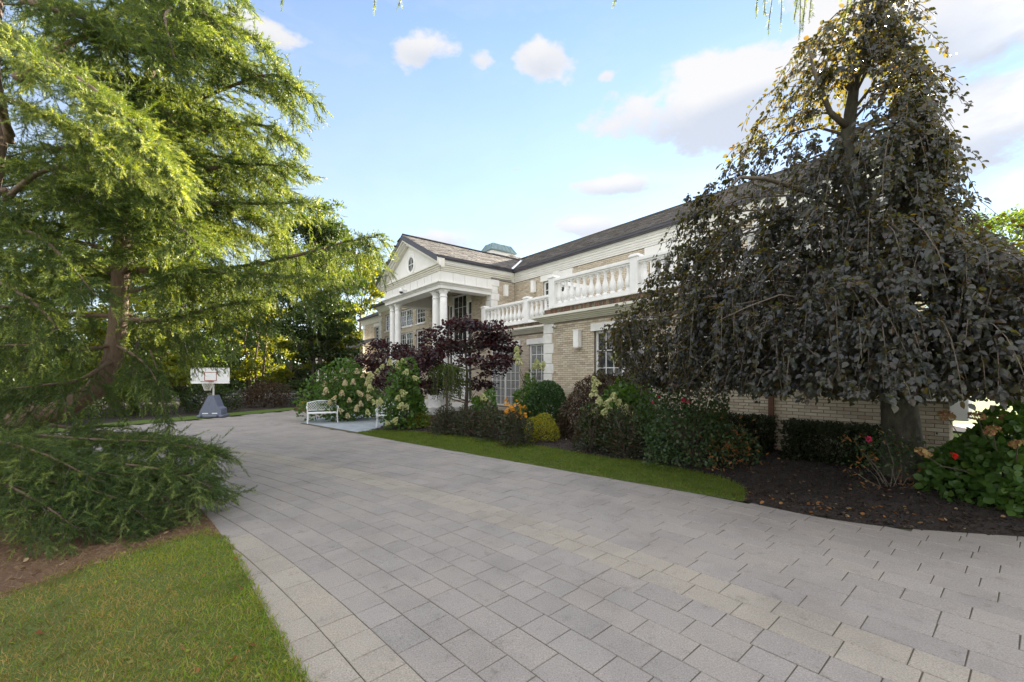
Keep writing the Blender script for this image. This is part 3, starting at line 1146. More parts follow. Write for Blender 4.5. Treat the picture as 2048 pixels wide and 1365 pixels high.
# return wall of the wing and the recess wall with French doors
brick_wall(FE, -1.7, -.02, 0, 3.52)
w1, pk1 = brick_wall(FR, -6.0, 0.0, 0, 3.52, [(-2.75, -.62, .40, 3.05), (-5.5, -3.4, .40, 3.05)])
for a0, a1 in ((-2.75, -.62), (-5.5, -3.4)):
    window(FR, a0, a1, .40, 3.05, 3, 7, leaves=2, depth=.08, blind=True, sill=False)
    mb = MB().box(a0 - .12, 1.64, 3.05, a1 + .12, 1.72, 3.28)
    mb.prism([((a0 + a1) / 2 - .12, 3.04), ((a0 + a1) / 2 + .12, 3.04), ((a0 + a1) / 2 + .17, 3.34), ((a0 + a1) / 2 - .17, 3.34)], 1.615, 1.70, 'y')
    mb.build('lintel', M['stone'], house)


# cornice under the balcony, stepped profile, wing then return then recess
def cornice(name, mat, x0, x1, y, zs, steps, parent=house, endl=0.0, endr=0.0, mitre_l=0, mitre_r=0):
    mb = MB()
    for (z0, z1, out) in steps:
        mb.box(x0 - endl * out, y - out, z0, x1 + endr * out, y + .05, z1 - .0015)
    return mb.build(name, M[mat], parent)


ST = [(3.52, 3.56, .05), (3.56, 3.60, .12), (3.60, 3.645, .18), (3.645, 3.68, .26), (3.68, 3.695, .30), (3.695, 3.77, .34)]
cornice('cornice', 'cream', 0, 9.2, 0, 0, ST, endl=1, endr=1)
mb = MB()
for (z0, z1, out) in ST:
    mb.box(0 - out, .052, z0, .05, 1.70 - out - .002, z1 - .0015)
mb.build('cornice', M['cream'], house)
cornice('cornice', 'cream', -5.96, -.36, 1.7, 0, [(z0 - .002, z1 - .002, o) for z0, z1, o in ST])
# stained brick course above the cornice
m_, nt_, b_ = newmat('stained_brick')
c_ = ramp(nt_, rnd_value(nt_), [(.15, .07, .045), (.10, .07, .055), (.20, .11, .07), (.09, .075, .06)])
s_ = world_noise(nt_, 3, 5, .7, vec_scale=(3, 3, .5))
nt_.links.new(mixc(nt_, ramp(nt_, s_, [(0, 0, 0), (.8, .8, .8)], pos=[.5, .7]), c_, (.30, .33, .24)), b_.inputs['Base Color'])
b_.inputs['Roughness'].default_value = .9
M['stain'] = m_


def brick_course(name, x0, x1, y, z0, z1, d=.2):
    back = MB().box(x0, y, z0, x1, y + d, z1).build(name, M['mortar'], house)
    n = int((x1 - x0) / .075)
    st = MB()
    for i in range(n):
        a = x0 + (x1 - x0) * (i + .5) / n
        st.box(a - .031, y - .012 - random.random() * .004, z0 + .005, a + .031, y, z1 - .004)
    st.build('soldier_bricks', M['stain'], back, kind='stuff')


brick_course('parapet', .0, 9.2, 0.0, 3.77, 3.99)
brick_course('parapet', -5.96, -.02, 1.62, 3.77, 3.93)
hb('balcony_floor', 'cream', (.02, .21, 3.78, 9.2, 3.5, 3.95), (-5.98, 1.83, 3.78, .0, 3.5, 3.92))
# balustrades
BAL_P = [(.085, 0), (.085, .07), (.06, .085), (.05, .10), (.075, .13), (.098, .20), (.10, .27), (.088, .34), (.062, .43), (.046, .52), (.042, .57), (.056, .60), (.056, .625), (.046, .64), (.07, .66), (.075, .70), (.075, .73)]
BALM = MB().lathe(BAL_P, 10).mesh('baluster', M['white'], True)


def balustrade(x0, x1, y, z, piers, nb):
    b = MB()
    b.box(x0, y - .14, z, x1, y + .14, z + .05)
    b.box(x0, y - .12, z + .05, x1, y + .12, z + .13)
    root = b.build('balustrade', M['white'], house)
    t = MB()
    t.box(x0, y - .09, z + .84, x1, y + .09, z + .89).box(x0, y - .13, z + .89, x1, y + .13, z + .96).box(x0, y - .115, z + .96, x1, y + .115, z + .985)
    t.build('rail', M['white'], root)
    for px in piers:
        p = MB()
        p.cbox(px, y, z + .52, .25, .30, 1.02, 0, .008)
        p.cbox(px, y, z + 1.03, .33, .36, .05, 0, .01)
        p.cbox(px, y, z + 1.075, .27, .31, .045, 0, .01)
        p.build('pier', M['white'], root)
    for a, c in zip(piers[:-1], piers[1:]):
        n = max(2, round((c - a - .3) / .268))
        for i in range(n):
            xx = a + .14 + (c - a - .28) * (i + .5) / n
            inst('baluster', BALM, root, (xx, y, z + .12), (0, 0, 0))
    return root


balustrade(.28, 9.0, .05, 4.0, [.42, 3.67, 6.9, 8.95], 11)
balustrade(-5.95, -.15, 1.62, 3.94, [-5.85, -2.75, -.25], 11)
# return rail between both
rt = MB().box(.30, .2, 4.0, .52, 1.75, 4.13).box(.31, .2, 4.84, .51, 1.75, 4.98).build('balustrade', M['white'], house)
for i in range(5):
    inst('baluster', BALM, rt, (.41, .35 + i * .27, 4.12))

# upper wall
UOPS = [(-3.86, -2.10, 4.0, 6.12), (1.75, 3.75, 4.0, 6.12)]
brick_wall(FU, -5.98, 7.4, 3.9, 6.43, UOPS)
for a0, a1, z0, z1 in UOPS:
    window(FU, a0, a1, z0, z1, 2, 6, leaves=2, depth=.1, sill=False)
    mb = MB().box(a0 - .14, 3.46, 6.12, a1 + .14, 3.55, 6.40)
    mb.prism([((a0 + a1) / 2 - .11, 6.11), ((a0 + a1) / 2 + .11, 6.11), ((a0 + a1) / 2 + .17, 6.425), ((a0 + a1) / 2 - .17, 6.425)], 3.43, 3.54, 'y')
    mb.build('lintel', M['offwhite'], house)
    sh = MB().box(a0 - .30, 3.44, 4.05, a0 - .02, 3.52, 6.1)
    # frieze boards and eaves of the wing
FZ = [(6.43, 6.50, .05), (6.50, 6.58, .08), (6.58, 6.67, .11), (6.67, 6.76, .15), (6.76, 6.86, .20)]
cornice('frieze', 'offwhite', -5.99, 7.5, 3.53, 0, FZ)
GUT = [(.20, 6.86), (.36, 6.86), (.40, 6.90), (.40, 7.0), (.20, 7.02)]
mb = MB().prism([(3.53 - a, z) for a, z in GUT], -5.62, 7.7, 'x')
mb.build('gutter', M['gutter'], house)


def lantern(x, y, z, side='front'):
    """white half-open box lantern fixed to the wall"""
    o = MB()
    o.box(-.10, -.20, 0, .10, -.03, .52)
    o.box(-.045, -.03, .2, .045, 0.0, .33)
    e = o.build('wall_lantern', M['white'], house)
    c = MB().box(-.115, -.215, .52, .115, -.025, .545).box(-.08, -.19, -.02, .08, -.04, 0)
    c.build('lantern_cap', M['white'], e)
    e.location = (x, y, z)
    e.rotation_euler = (0, 0, 0 if side == 'front' else R(90))
    return e


lantern(1.62, 0, 2.64)
lantern(-4.45, 3.53, 5.72)
lantern(-6.0, 2.88, 5.68, 'right')


def dome_camera(x, y, z, side=0):
    c = MB().cbox(0, -.06, 0, .12, .12, .10, 0, .02).tube([(.0, -.10, 0), (.0, -.2, -.03)], .035, 8)
    e = c.build('security_camera', M['white'], house)
    MB().tube([(0, -.2, -.03), (0, -.23, -.035)], [.03, .012], 8).build('camera_lens', M['gutter'], e)
    e.location = (x, y, z)
    e.rotation_euler = (0, 0, side)


dome_camera(.52, -.02, 3.38, .5)
hb('downspout', 'rust', (7.05, -.10, .0, 7.14, -.02, 3.5))

# central block
COPS = [(-10.15, -7.75, .45, 6.15), (-17.85, -14.65, 5.0, 6.12), (-14.15, -12.95, 5.02, 6.05), (-17.85, -14.65, 2.7, 4.6), (-14.15, -12.95, 2.7, 4.62), (-19.2, -18.35, 4.95, 6.1), (-19.2, -18.35, 2.7, 4.55)]
brick_wall(FC, -20.3, -6.0, 0, 6.45, COPS)
window(FC, -9.72, -8.22, 3.0, 6.12, 3, 5, depth=.1, sill=False, frame=.10)
window(FC, -10.12, -9.74, .45, 5.66, 1, 8, depth=.1, sill=False, frame=.06)
window(FC, -8.20, -7.78, .45, 5.66, 1, 8, depth=.1, sill=False, frame=.06)
hb('transom', 'cream', (-10.15, 2.06, 5.66, -9.72, 2.2, 6.15))
hb('transom', 'cream', (-8.22, 2.06, 5.66, -7.75, 2.2, 6.15))
dr = hb('door', 'white', (-9.70, 2.12, .45, -8.97, 2.18, 2.96), (-8.95, 2.12, .45, -8.24, 2.18, 2.96))
for dx in (-9.05, -8.87):
    hb('handle', 'gutter', (dx - .015, 2.06, 1.4, dx + .015, 2.12, 1.6), parent=dr)
window(FC, -17.85, -14.65, 5.0, 6.12, 3, 3, leaves=3)
window(FC, -14.15, -12.95, 5.02, 6.05, 3, 3)
window(FC, -17.85, -14.65, 2.7, 4.6, 3, 5, leaves=3)
window(FC, -14.15, -12.95, 2.7, 4.62, 3, 5)
window(FC, -19.2, -18.35, 4.95, 6.1, 2, 3)
window(FC, -19.2, -18.35, 2.7, 4.55, 2, 5)
quoins(-6.0, 2.09, 0, 6.44, -1, 1)
quoins(-20.3, 2.09, 0, 6.44, 1, 1)
brick_wall(FS, 2.09, 3.53, 3.9, 6.44)
brick_wall(FS, 1.7, 2.09, 3.4, 3.9)
mb = MB()
for i, (z0, z1, out) in enumerate(FZ):
    mb.box(-6.0, -.42 + 3.0 * 0 + 2.45, z0, -6.0 + out, 3.53 - out - .002, z1 - .0015)
mb.build('frieze', M['offwhite'], house)
cornice('frieze', 'cream', -20.35, -12.4, 2.09, 0, FZ, endl=1)
MB().prism([(2.09 - a, z) for a, z in GUT], -20.75, -12.75, 'x').build('gutter', M['gutter'], house)
dome_camera(-20.0, 2.06, 6.2, .4)

# portico
PX0, PX1, PY0, PY1 = -12.3, -6.0, -.70, 2.06
PC = (PX0 + PX1) / 2 - .05
hb('porch_floor', 'stone', (PX0 - .4, PY0 - .35, 0, PX1 + .15, 2.08, .33), (PX0 - 1.0, PY0 - .8, 0, PX1 - .2, PY0 - .35, .165))


def beam(x0, y0, x1, y1):
    mb = MB()
    mb.box(x0, y0, 5.66, x1, y1, 5.84)
    return mb


# architrave with its ledge, frieze boards, cornice
hb('architrave', 'offwhite', (PX0, PY0, 5.66, PX1, PY0 + .62, 5.82), (PX1 - .62, PY0 + .622, 5.66, PX1, PY1, 5.82), (PX0, PY0 + .622, 5.66, PX0 + .62, PY1, 5.82))
hb('architrave_ledge', 'offwhite', (PX0 - .05, PY0 - .05, 5.82, PX1 + .05, PY0 + .60, 5.87), (PX0 - .11, PY0 - .11, 5.87, PX1 + .11, PY0 + .60, 5.90), (PX0 - .16, PY0 - .16, 5.90, PX1 + .16, PY0 + .60, 5.945),
   (PX1 - .6, PY0 + .602, 5.82, PX1 + .05, PY1, 5.87), (PX1 - .6, PY0 + .602, 5.87, PX1 + .11, PY1, 5.90), (PX1 - .6, PY0 + .602, 5.90, PX1 + .16, PY1, 5.945),
   (PX0 - .16, PY0 + .602, 5.82, PX0 + .6, PY1, 5.945))
fz = hb('entablature', 'offwhite', (PX0, PY0, 5.946, PX1, PY0 + .6, 6.43), (PX1 - .6, PY0 + .602, 5.946, PX1, PY1, 6.43), (PX0, PY0 + .602, 5.946, PX0 + .6, PY1, 6.43))
for i in range(9):
    c = PX0 + .18 + (PX1 - PX0 - .36) * i / 8
    hb('panel', 'offwhite', (c - .15, PY0 - .035, 5.947, c + .15, PY0 - .002, 6.36), parent=fz)
for i in range(5):
    c = PY0 + .16 + 2.5 * i / 4.0
    hb('panel', 'offwhite', (PX1 + .002, c - .14, 5.947, PX1 + .035, c + .14, 6.36), parent=fz)
CN = [(6.43, 6.50, .05), (6.50, 6.58, .09), (6.58, 6.66, .14), (6.66, 6.72, .20)]
mb = MB()
for z0, z1, o in CN:
    mb.box(PX0 - o, PY0 - o, z0, PX1 + o, PY0 + .6, z1 - .0015)
    mb.box(PX1 - .6, PY0 + .602, z0, PX1 + o, 3.3, z1 - .0015)
    mb.box(PX0 - o, PY0 + .602, z0, PX0 + .6, PY1, z1 - .0015)
mb.build('portico_cornice', M['cream'], house)
mb = MB()
mb.box(PX1, PY0 - .18, 6.722, PX1 + .22, 3.3, 6.86)
mb.build('portico_cornice', M['offwhite'], house)
hb('porch_ceiling', 'soffit', (PX0 + .61, PY0 + .61, 6.25, PX1 - .61, 2.06, 6.30))
SL = .50
EV = .36                     # eave overhang
XR, XL = PX1 + EV, PX0 - EV
ZE = 6.97
ZA = ZE + SL * (XR - PC)
# tympanum
ty = MB().prism([(PX0 - .15, 6.722), (PX1 + .15, 6.722), (PC, 6.722 + SL * (PX1 + .15 - PC) - .02)], PY0 + .02, PY0 + .3, 'y').build('tympanum', M['offwhite'], house)


def rake(name, mat, yo0, yo1, top, thick, parent=house):
    mb = MB()
    for xe in (XL, XR):
        ze = ZE + top
        pts = [(xe, ze), (PC, ZA + top), (PC, ZA + top - thick), (xe, ze - thick)]
        if xe > PC:
            pts = pts[::-1]
        mb.prism(pts, yo0, yo1, 'y')
    return mb.build(name, M[mat], parent)


YF = PY0 - EV
rake('rake_fascia', 'gutter', YF - .03, YF + .0, .0, .26)
rake('rake_moulding', 'cream', YF + .002, YF + .09, -.06, .27)
rake('rake_moulding', 'offwhite', YF + .092, YF + .20, -.06, .34)
rake('rake_moulding', 'cream', YF + .202, YF + .375, -.06, .42)
# oculus
oc = (PC + .25, 7.28)
ring = MB()
n = 28
for k in range(n):
    a0, a1 = 2 * math.pi * k / n, 2 * math.pi * (k + 1) / n
    q = []
    for r, y in ((.36, PY0 + .015), (.36, PY0 - .03), (.47, PY0 - .05), (.53, PY0 + .015)):
        for a in (a0, a1):
            q.append((oc[0] + r * .82 * math.cos(a), y, oc[1] + r * math.sin(a)))
    ring.add(q, [(0, 1, 3, 2), (2, 3, 5, 4), (4, 5, 7, 6)])
rg = ring.build('round_window', M['white'], ty)
pn = MB().add([(oc[0] + .37 * .82 * math.cos(2 * math.pi * k / n), PY0 + .01, oc[1] + .37 * math.sin(2 * math.pi * k / n)) for k in range(n)], [tuple(range(n))])
pn.build('pane', M['glass'], ty)
MB().box(oc[0] - .015, PY0 - .012, oc[1] - .36, oc[0] + .015, PY0 + .004, oc[1] + .36).box(oc[0] - .29, PY0 - .010, oc[1] - .015, oc[0] + .29, PY0 + .005, oc[1] + .015).build('muntins', M['white'], ty)
# gutters along the portico sides
mb = MB().prism([(PX1 + a - .02, z) for a, z in GUT], YF + .02, 3.12, 'y')
mb.build('gutter', M['gutter'], house)
mb = MB().prism([(PX0 - a + .02, z) for a, z in GUT], YF + .02, 1.7, 'y')
mb.build('gutter', M['gutter'], house)
# columns
COLP = [(.24, 0), (.24, .06), (.20, .09), (.215, .13), (.195, .16), (.185, .22), (.178, 1.6), (.168, 4.9 - .30), (.16, 4.9), (.185, 4.92), (.185, 4.96), (.162, 4.98), (.162, 5.10), (.20, 5.16), (.215, 5.20), (.215, 5.24)]


def column(x, y, z0, z1):
    k = (z1 - z0 - .06) / 5.24
    e = bpy.data.objects.new('column', MB().lathe([(r, z * k) for r, z in COLP[5:9]], 20).mesh('column', M['white'], True))
    link(e, house)
    e.location = (x, y, z0)
    MB().lathe([(r, z * k) for r, z in COLP[:6]], 20).build('base', M['white'], e, True)
    cp = MB().lathe([(r, z * k) for r, z in COLP[8:]], 20)
    cp.build('capital', M['white'], e, True)
    MB().box(-.22, -.22, 5.24 * k, .22, .22, 5.24 * k + .058).build('abacus', M['white'], e)


for xs in ((-7.02, -6.33), (-12.0, -11.3)):
    pd = MB().cbox(sum(xs) / 2, -.36, .66, 1.25, .58, .66, 0, .01).cbox(sum(xs) / 2, -.36, 1.0, 1.35, .68, .05, 0, .01)
    pd.build('pedestal', M['white'], house)
    for x in xs:
        column(x, -.36, 1.025, 5.66)
lamp = MB().lathe([(.02, .16), (.09, .12), (.12, 0), (.12, -.04)], 12).build('security_dome', M['white'], house)
MB().lathe([(.10, -.04), (.085, -.10), (.03, -.14)], 12).build('dome_glass', M['gutter'], lamp)
lamp.location = (-9.5, -.98, 6.02)
hb('dome_bracket', 'white', (-9.56, -.93, 6.05, -9.44, -.72, 6.12))


# roofs
def roof_plane(name, O, ue, uw, poly, pick=None, expo=.142, mat='shingle'):
    """O corner on the eave, ue along the eave, uw up the slope (unit vectors), poly in (e, w) metres"""
    O, ue, uw = Vector(O), Vector(ue).normalized(), Vector(uw).normalized()
    nn = ue.cross(uw).normalized()
    if nn.z < 0:
        nn = -nn
    mb = MB()
    mb.add([O + ue * e + uw * w for e, w in poly], [tuple(range(len(poly)))])
    rf = mb.build(name, M['gutter'], house)
    st = MB()
    es = [p[0] for p in poly]; ws = [p[1] for p in poly]
    row = 0
    w = -.03
    picked = []
    while w < max(ws):
        e = min(es) - random.random() * .3
        wm = w + expo * .5
        while e < max(es):
            ln = random.choice([.18, .25, .30, .33])
            c = e + ln / 2
            if inside(poly, np.array([c]), np.array([max(wm, min(ws) + .01)]))[0]:
                t = random.choice([.010, .013, .018])
                dl = random.choice([0, 0, .012, .02])
                q = []
                for ee, ww, h in ((e + .003, w - dl, t), (e + ln - .003, w - dl, t), (e + ln - .003, w + expo + .03, .003), (e + .003, w + expo + .03, .003)):
                    q.append(O + ue * ee + uw * ww + nn * h)
                for ee, ww in ((e + .003, w - dl), (e + ln - .003, w - dl)):
                    q.append(O + ue * ee + uw * ww + nn * .001)
                tgt = (q, [(0, 1, 2, 3), (4, 5, 1, 0), (4, 0, 3), (5, 2, 1)])
                if pick and pick(c, w) and len(picked) < 150:
                    picked.append(tgt)
                else:
                    st.add(*tgt)
            e += ln
        w += expo
        row += 1
    if st.v:
        st.build('shingles', M[mat], rf, kind='stuff')
    for q, f in picked:
        MB().add(q, f).build('shingle', M[mat], rf)
    return rf


cs = math.cos(math.atan(SL)); sn = math.sin(math.atan(SL))
k5 = 5.12 / cs
ZW = 6.99
roof_plane('roof', (-5.62, 3.15, ZW), (1, 0, 0), (0, cs, sn), [(0, 0), (13.3, 0), (13.3, k5), (-5.12, k5)], pick=lambda e, w: 5.5 < e < 9.2 and w < 1.6)
roof_plane('roof', (7.7, 13.4, ZW), (-1, 0, 0), (0, -cs, sn), [(0, 0), (26, 0), (26, k5), (0, k5)])
kp = (XR - PC) / cs
roof_plane('roof', (XR, YF, ZE), (0, 1, 0), (-cs, 0, sn), [(0, 0), (3.15 - YF, 0), (3.15 - YF + (XR - PC), kp), (0, kp)], pick=lambda e, w: e < 1.9 and w < 2.2)
roof_plane('roof', (XL, YF, ZE), (0, 1, 0), (cs, 0, sn), [(0, 0), (9, 0), (9, kp), (0, kp)])
# central block: front slope with a hip towards the wing
S2 = .475
c2, s2 = math.cos(math.atan(S2)), math.sin(math.atan(S2))
k2 = 6.25 / c2
roof_plane('roof', (-20.75, 1.72, ZW), (1, 0, 0), (0, c2, s2), [(0, 0), (8.0, 0), (9.15, k2), (6.25, k2)])
roof_plane('roof', (-5.6, 14.2, ZW - .02), (0, -1, 0), (-c2, 0, s2), [(0, 0), (12.5, 0), (6.25, k2)])
roof_plane('roof', (-20.75, 14.2, ZW - .02), (0, -1, 0), (c2, 0, s2), [(0, 0), (12.5, 0), (6.25, k2)])
# ridge caps, valley flashing
cap = MB().tube([(PC, YF, ZA + .02), (PC, 7.0, ZA + .02)], .05, 6).tube([(-9.9, 8.27, ZW + 2.57), (7.7, 8.27, ZW + 2.57)], .06, 6)
cap.build('ridge_cap', M['shingle'], house)
fl = MB()
a, b = Vector((-5.64, 3.13, ZW + .03)), Vector((-9.3, 6.8, ZW + .03 + 3.66 * SL))
dv = (b - a).normalized()
sdv = dv.cross(Vector((0, 0, 1))).normalized() * .075
fl.add([a - sdv + Vector((0, 0, .03)), a + sdv + Vector((0, 0, .03)), b + sdv + Vector((0, 0, .03)), b - sdv + Vector((0, 0, .03)), a - Vector((0, 0, .02)), b - Vector((0, 0, .02))], [(0, 4, 5, 3), (4, 1, 2, 5)])
fl.build('valley_flashing', M['flash'], house)
# chimney with a seamed metal cap
ch = MB().box(-13.7, 6.95, 8.6, -12.65, 8.75, 10.22).build('chimney', M['brick'], house)
MB().box(-13.78, 6.87, 10.05, -12.57, 8.83, 10.28).build('chimney_crown', M['offwhite'], ch)
x0, x1, y0, y1 = -13.9, -12.45, 6.78, 8.95
cp = MB().add([(x0, y0, 10.28), (x1, y0, 10.28), (x1, y1, 10.28), (x0, y1, 10.28), (x0, y0, 10.34), (x1, y0, 10.34), (x1, y1, 10.34), (x0, y1, 10.34),
               (x0 + .28, y0 + .28, 10.82), (x1 - .28, y0 + .28, 10.82), (x1 - .28, y1 - .28, 10.82), (x0 + .28, y1 - .28, 10.82)],
              [(3, 2, 1, 0), (0, 1, 5, 4), (1, 2, 6, 5), (2, 3, 7, 6), (3, 0, 4, 7), (4, 5, 9, 8), (5, 6, 10, 9), (6, 7, 11, 10), (7, 4, 8, 11), (8, 9, 10, 11)])
cpo = cp.build('chimney_cap', M['copper'], ch)
sm = MB()
for i in range(6):
    t = (i + .5) / 6
    sm.tube([(x1 + .005, y0 + (y1 - y0) * t, 10.35), (x1 - .27, y0 + .28 + (y1 - y0 - .56) * t, 10.83)], .014, 4)
for i in range(4):
    t = (i + .5) / 4
    sm.tube([(x0 + (x1 - x0) * t, y0 - .005, 10.35), (x0 + .28 + (x1 - x0 - .56) * t, y0 + .27, 10.83)], .014, 4)
sm.build('seams', M['copper'], ch)

# set-back wing at the far end and the low garage wing
FB = Frame('front', 3.0)
brick_wall(FB, -26.3, -20.3, 0, 6.1, [(-23.6, -22.5, 4.55, 5.75)])
window(FB, -23.6, -22.5, 4.55, 5.75, 2, 4)
hb('lintel', 'stone', (-23.7, 2.94, 5.75, -22.4, 3.02, 6.0))
quoins(-26.3, 3.0, 0, 6.1, 1, 1)
cornice('frieze', 'cream', -26.5, -20.33, 3.0, 0, [(z0 - .35, z1 - .35, o) for z0, z1, o in FZ])
MB().prism([(3.0 - a, z - .35) for a, z in GUT], -26.8, -20.4, 'x').build('gutter', M['gutter'], house)
roof_plane('roof', (-26.8, 2.62, 6.64), (1, 0, 0), (0, cs, sn), [(0, 0), (6.6, 0), (6.6, 1.9), (1.7, 1.9)])
hb('garage_wall', 'cream', (-34, 1.0, 0, -22, 1.2, 3.7))
roof_plane('roof', (-34.5, .6, 3.75), (1, 0, 0), (0, cs, sn), [(0, 0), (13.0, 0), (13.0, 2.2), (2.0, 2.2)])
MB().prism([(1.0 - a, z - 3.2) for a, z in GUT], -34.5, -21.6, 'x').build('gutter', M['gutter'], house)
# hidden sides close the volume
hb('rear_wall', 'brick', (-20.3, 13.8, 0, 7.4, 14.0, 6.9))
hb('side_wall', 'brick', (7.25, 3.6, 0, 7.4, 13.8, 6.9))
hb('side_wall', 'brick', (-20.3, 2.6, 0, -20.1, 13.8, 6.9))
hb('side_wall', 'brick', (8.9, .05, 0, 9.0, 3.5, 3.9))
hb('floor_slab', 'soffit', (-20.0, 2.4, 3.3, -6.2, 13.7, 3.5))
mb = MB().prism([(3.3, 6.95), (13.2, 6.95), (8.27, 9.48)], 7.2, 7.4, 'x')
mb.build('gable_wall', M['cream'], house)

# terrace wall at the right end
terr = thing('terrace_wall', 'low brick terrace wall with white coping behind the beech trunk', 'wall', (C0[0], C0[1], 0), HROT)
tw_, _ = brick_wall(Frame('front', -.02), 9.03, 9.74, 0, 1.33, name='wall_core')
tw_.parent = terr
MB().box(9.03, -.015, 0, 9.74, .35, 1.325).build('wall_backing', M['mortar'], terr)
MB().box(9.03, -.08, 1.33, 9.80, .41, 1.43).build('coping', M['white'], terr)
MB().cbox(9.85, .16, 1.30, .22, .5, .55, 0, .01).build('pier', M['white'], terr)
for i in range(3):
    inst('baluster', BALM, terr, (9.15 + i * .25, .16, 1.43))
MB().box(9.03, .05, 2.15, 9.75, .28, 2.25).build('rail', M['white'], terr)

# ------------------------------------------------------------------ benches
def bench(label, loc, rz, w=1.02):
    t = thing('garden_bench', label, 'bench', loc, rz, 'white lattice garden benches on the bluestone patio')
    h = w / 2
    s = MB()
    for i in range(7):
        y = -.20 + i * .065
        s.cbox(0, y, .385, w - .04, .045, .018, 0, .004)
    s.cbox(0, -.235, .378, w, .03, .035, 0, .006)
    s.build('seat', M['bench'], t)
    bk = MB()
    # arched frame and diagonal lattice
    arch = [(-h + .02, .20, .40), (-h + .01, .235, .60), (-h + .02, .25, .735)]
    top = [(-h + .02 + (w - .04) * i / 12, .25 + .0, .735 + .075 * math.sin(math.pi * i / 12)) for i in range(13)]
    bk.tube(arch, .017, 6).tube([(-p[0], p[1], p[2]) for p in arch], .017, 6).tube(top, .016, 6)
    bk.tube([(-h + .02, .215, .46), (h - .02, .215, .46)], .012, 6)

    def ztop(x):
        return .735 + .075 * math.sin(math.pi * (x + h - .02) / (w - .04))
    step = .085
    x = -h - .3
    while x < h + .3:
        for sg in (1, -1):
            a = None
            pts = []
            for k in range(9):
                xx = x + sg * (k / 8) * .30
                zz = .46 + (k / 8) * .34
                if -h + .02 <= xx <= h - .02 and zz <= ztop(xx):
                    pts.append((xx, .215 + .1 * (zz - .46), zz))
            if len(pts) >= 2:
                bk.tube(pts, .0065, 4, cap=False)
        x += step
    bk.build('backrest', M['bench'], t)
    for sx in (-1, 1):
        a = MB().tube([(sx * (h - .01), .225, .60), (sx * (h + .01), .05, .615), (sx * (h + .015), -.16, .60), (sx * (h + .01), -.235, .555), (sx * (h - .005), -.22, .48), (sx * (h - .01), -.235, .385)], .018, 6)
        a.build('armrest', M['bench'], t)
        MB().tube([(sx * (h - .015), -.235, .385), (sx * (h - .025), -.225, .25), (sx * (h - .015), -.245, .10), (sx * (h + .0), -.27, .012)], [.024, .02, .016, .022], 6).build('leg', M['bench'], t)
        MB().tube([(sx * (h - .015), .205, .42), (sx * (h - .025), .21, .25), (sx * (h - .015), .24, .10), (sx * (h + .0), .285, .012)], [.024, .02, .016, .022], 6).build('leg', M['bench'], t)
    return t


bench('white lattice bench in full view at the far edge of the patio', (-7.02, 15.75, .012), R(28))
bench('white lattice bench half hidden behind the hydrangea by the grass strip', (-4.12, 14.65, .012), R(14))

# ------------------------------------------------------------------ basketball hoop
hp = thing('basketball_hoop', 'portable basketball hoop with clear board and blue-grey wedge base', 'basketball hoop', (-12.65, 18.0, 0), R(12))
base = MB()
prof = [(-.42, .10), (.42, .10), (.42, .36), (.30, .46), (.13, .93), (-.06, .93), (-.36, .30)]
base.prism([(x, z) for x, z in prof], -.28, .28, 'y')
base.build('base', M['steel'], hp)
MB().cbox(0, 0, .06, .98, .62, .10, 0, .03).build('base_tray', M['steel'], hp)
for sx in (-.3, .3):
    wh = MB().tube([(sx - .03, -.30, .06), (sx + .03, -.30, .06)], .055, 12)
    wh.build('wheel', M['gutter'], hp)
MB().box(-.28, -.285, .16, -.06, -.282, .20).box(.08, -.285, .16, .28, -.282, .20).build('base_trim', M['white'], hp)
MB().tube([(.02, 0, .9), (.02, .0, 1.75)], .035, 10).build('pole', M['net'], hp)
MB().tube([(.02, 0, 1.35), (.10, -.15, 1.45), (.12, -.32, 1.62)], .022, 8).build('arm', M['net'], hp)
bd = MB().cbox(.06, -.36, 1.76, 1.36, .03, .62, 0, .004).build('backboard', M['board'], hp)
fr_ = MB()
for (a, b_, c, d) in ((-.62, -.65, 1.45, 2.07), (.74, .77, 1.45, 2.07)):
    fr_.box(a, -.39, c, b_, -.34, d)
fr_.box(-.65, -.39, 1.43, .77, -.34, 1.46).box(-.65, -.39, 2.055, .77, -.34, 2.08)
fr_.build('backboard_frame', M['white'], bd)
sq = MB()
sq.box(-.16, -.379, 1.88, .30, -.376, 1.905).box(-.16, -.379, 1.54, -.135, -.376, 1.88).box(.275, -.379, 1.54, .30, -.376, 1.88).box(-.135, -.379, 1.54, .275, -.376, 1.565)
sq.build('target_square', M['red'], bd)
rim = MB().tube([(.07 + .225 * math.cos(2 * math.pi * i / 20), -.63 + .225 * math.sin(2 * math.pi * i / 20), 1.52) for i in range(21)], .012, 6, cap=False)
rim.box(.0, -.44, 1.50, .14, -.38, 1.54)
rim.build('rim', M['red'], hp)
nt = MB()
for i in range(12):
    for sg in (1, -1):
        pts = []
        for k in range(6):
            a = 2 * math.pi * (i + sg * k * .5) / 12
            r = .225 - .025 * k
            pts.append((.07 + r * math.cos(a), -.63 + r * math.sin(a), 1.52 - .075 * k))
        nt.tube(pts, .005, 3, cap=False)
nt.build('net', M['net'], hp)

# ------------------------------------------------------------------ foliage builders
def lump(dirs, seed, k=5, amp=.18):
    r = np.random.default_rng(seed)
    f = np.zeros(len(dirs))
    for _ in range(k):
        w = r.normal(size=3) * 2.6
        f += np.sin(dirs @ w + r.uniform(0, 6.28))
    return 1 + amp * f / math.sqrt(k)


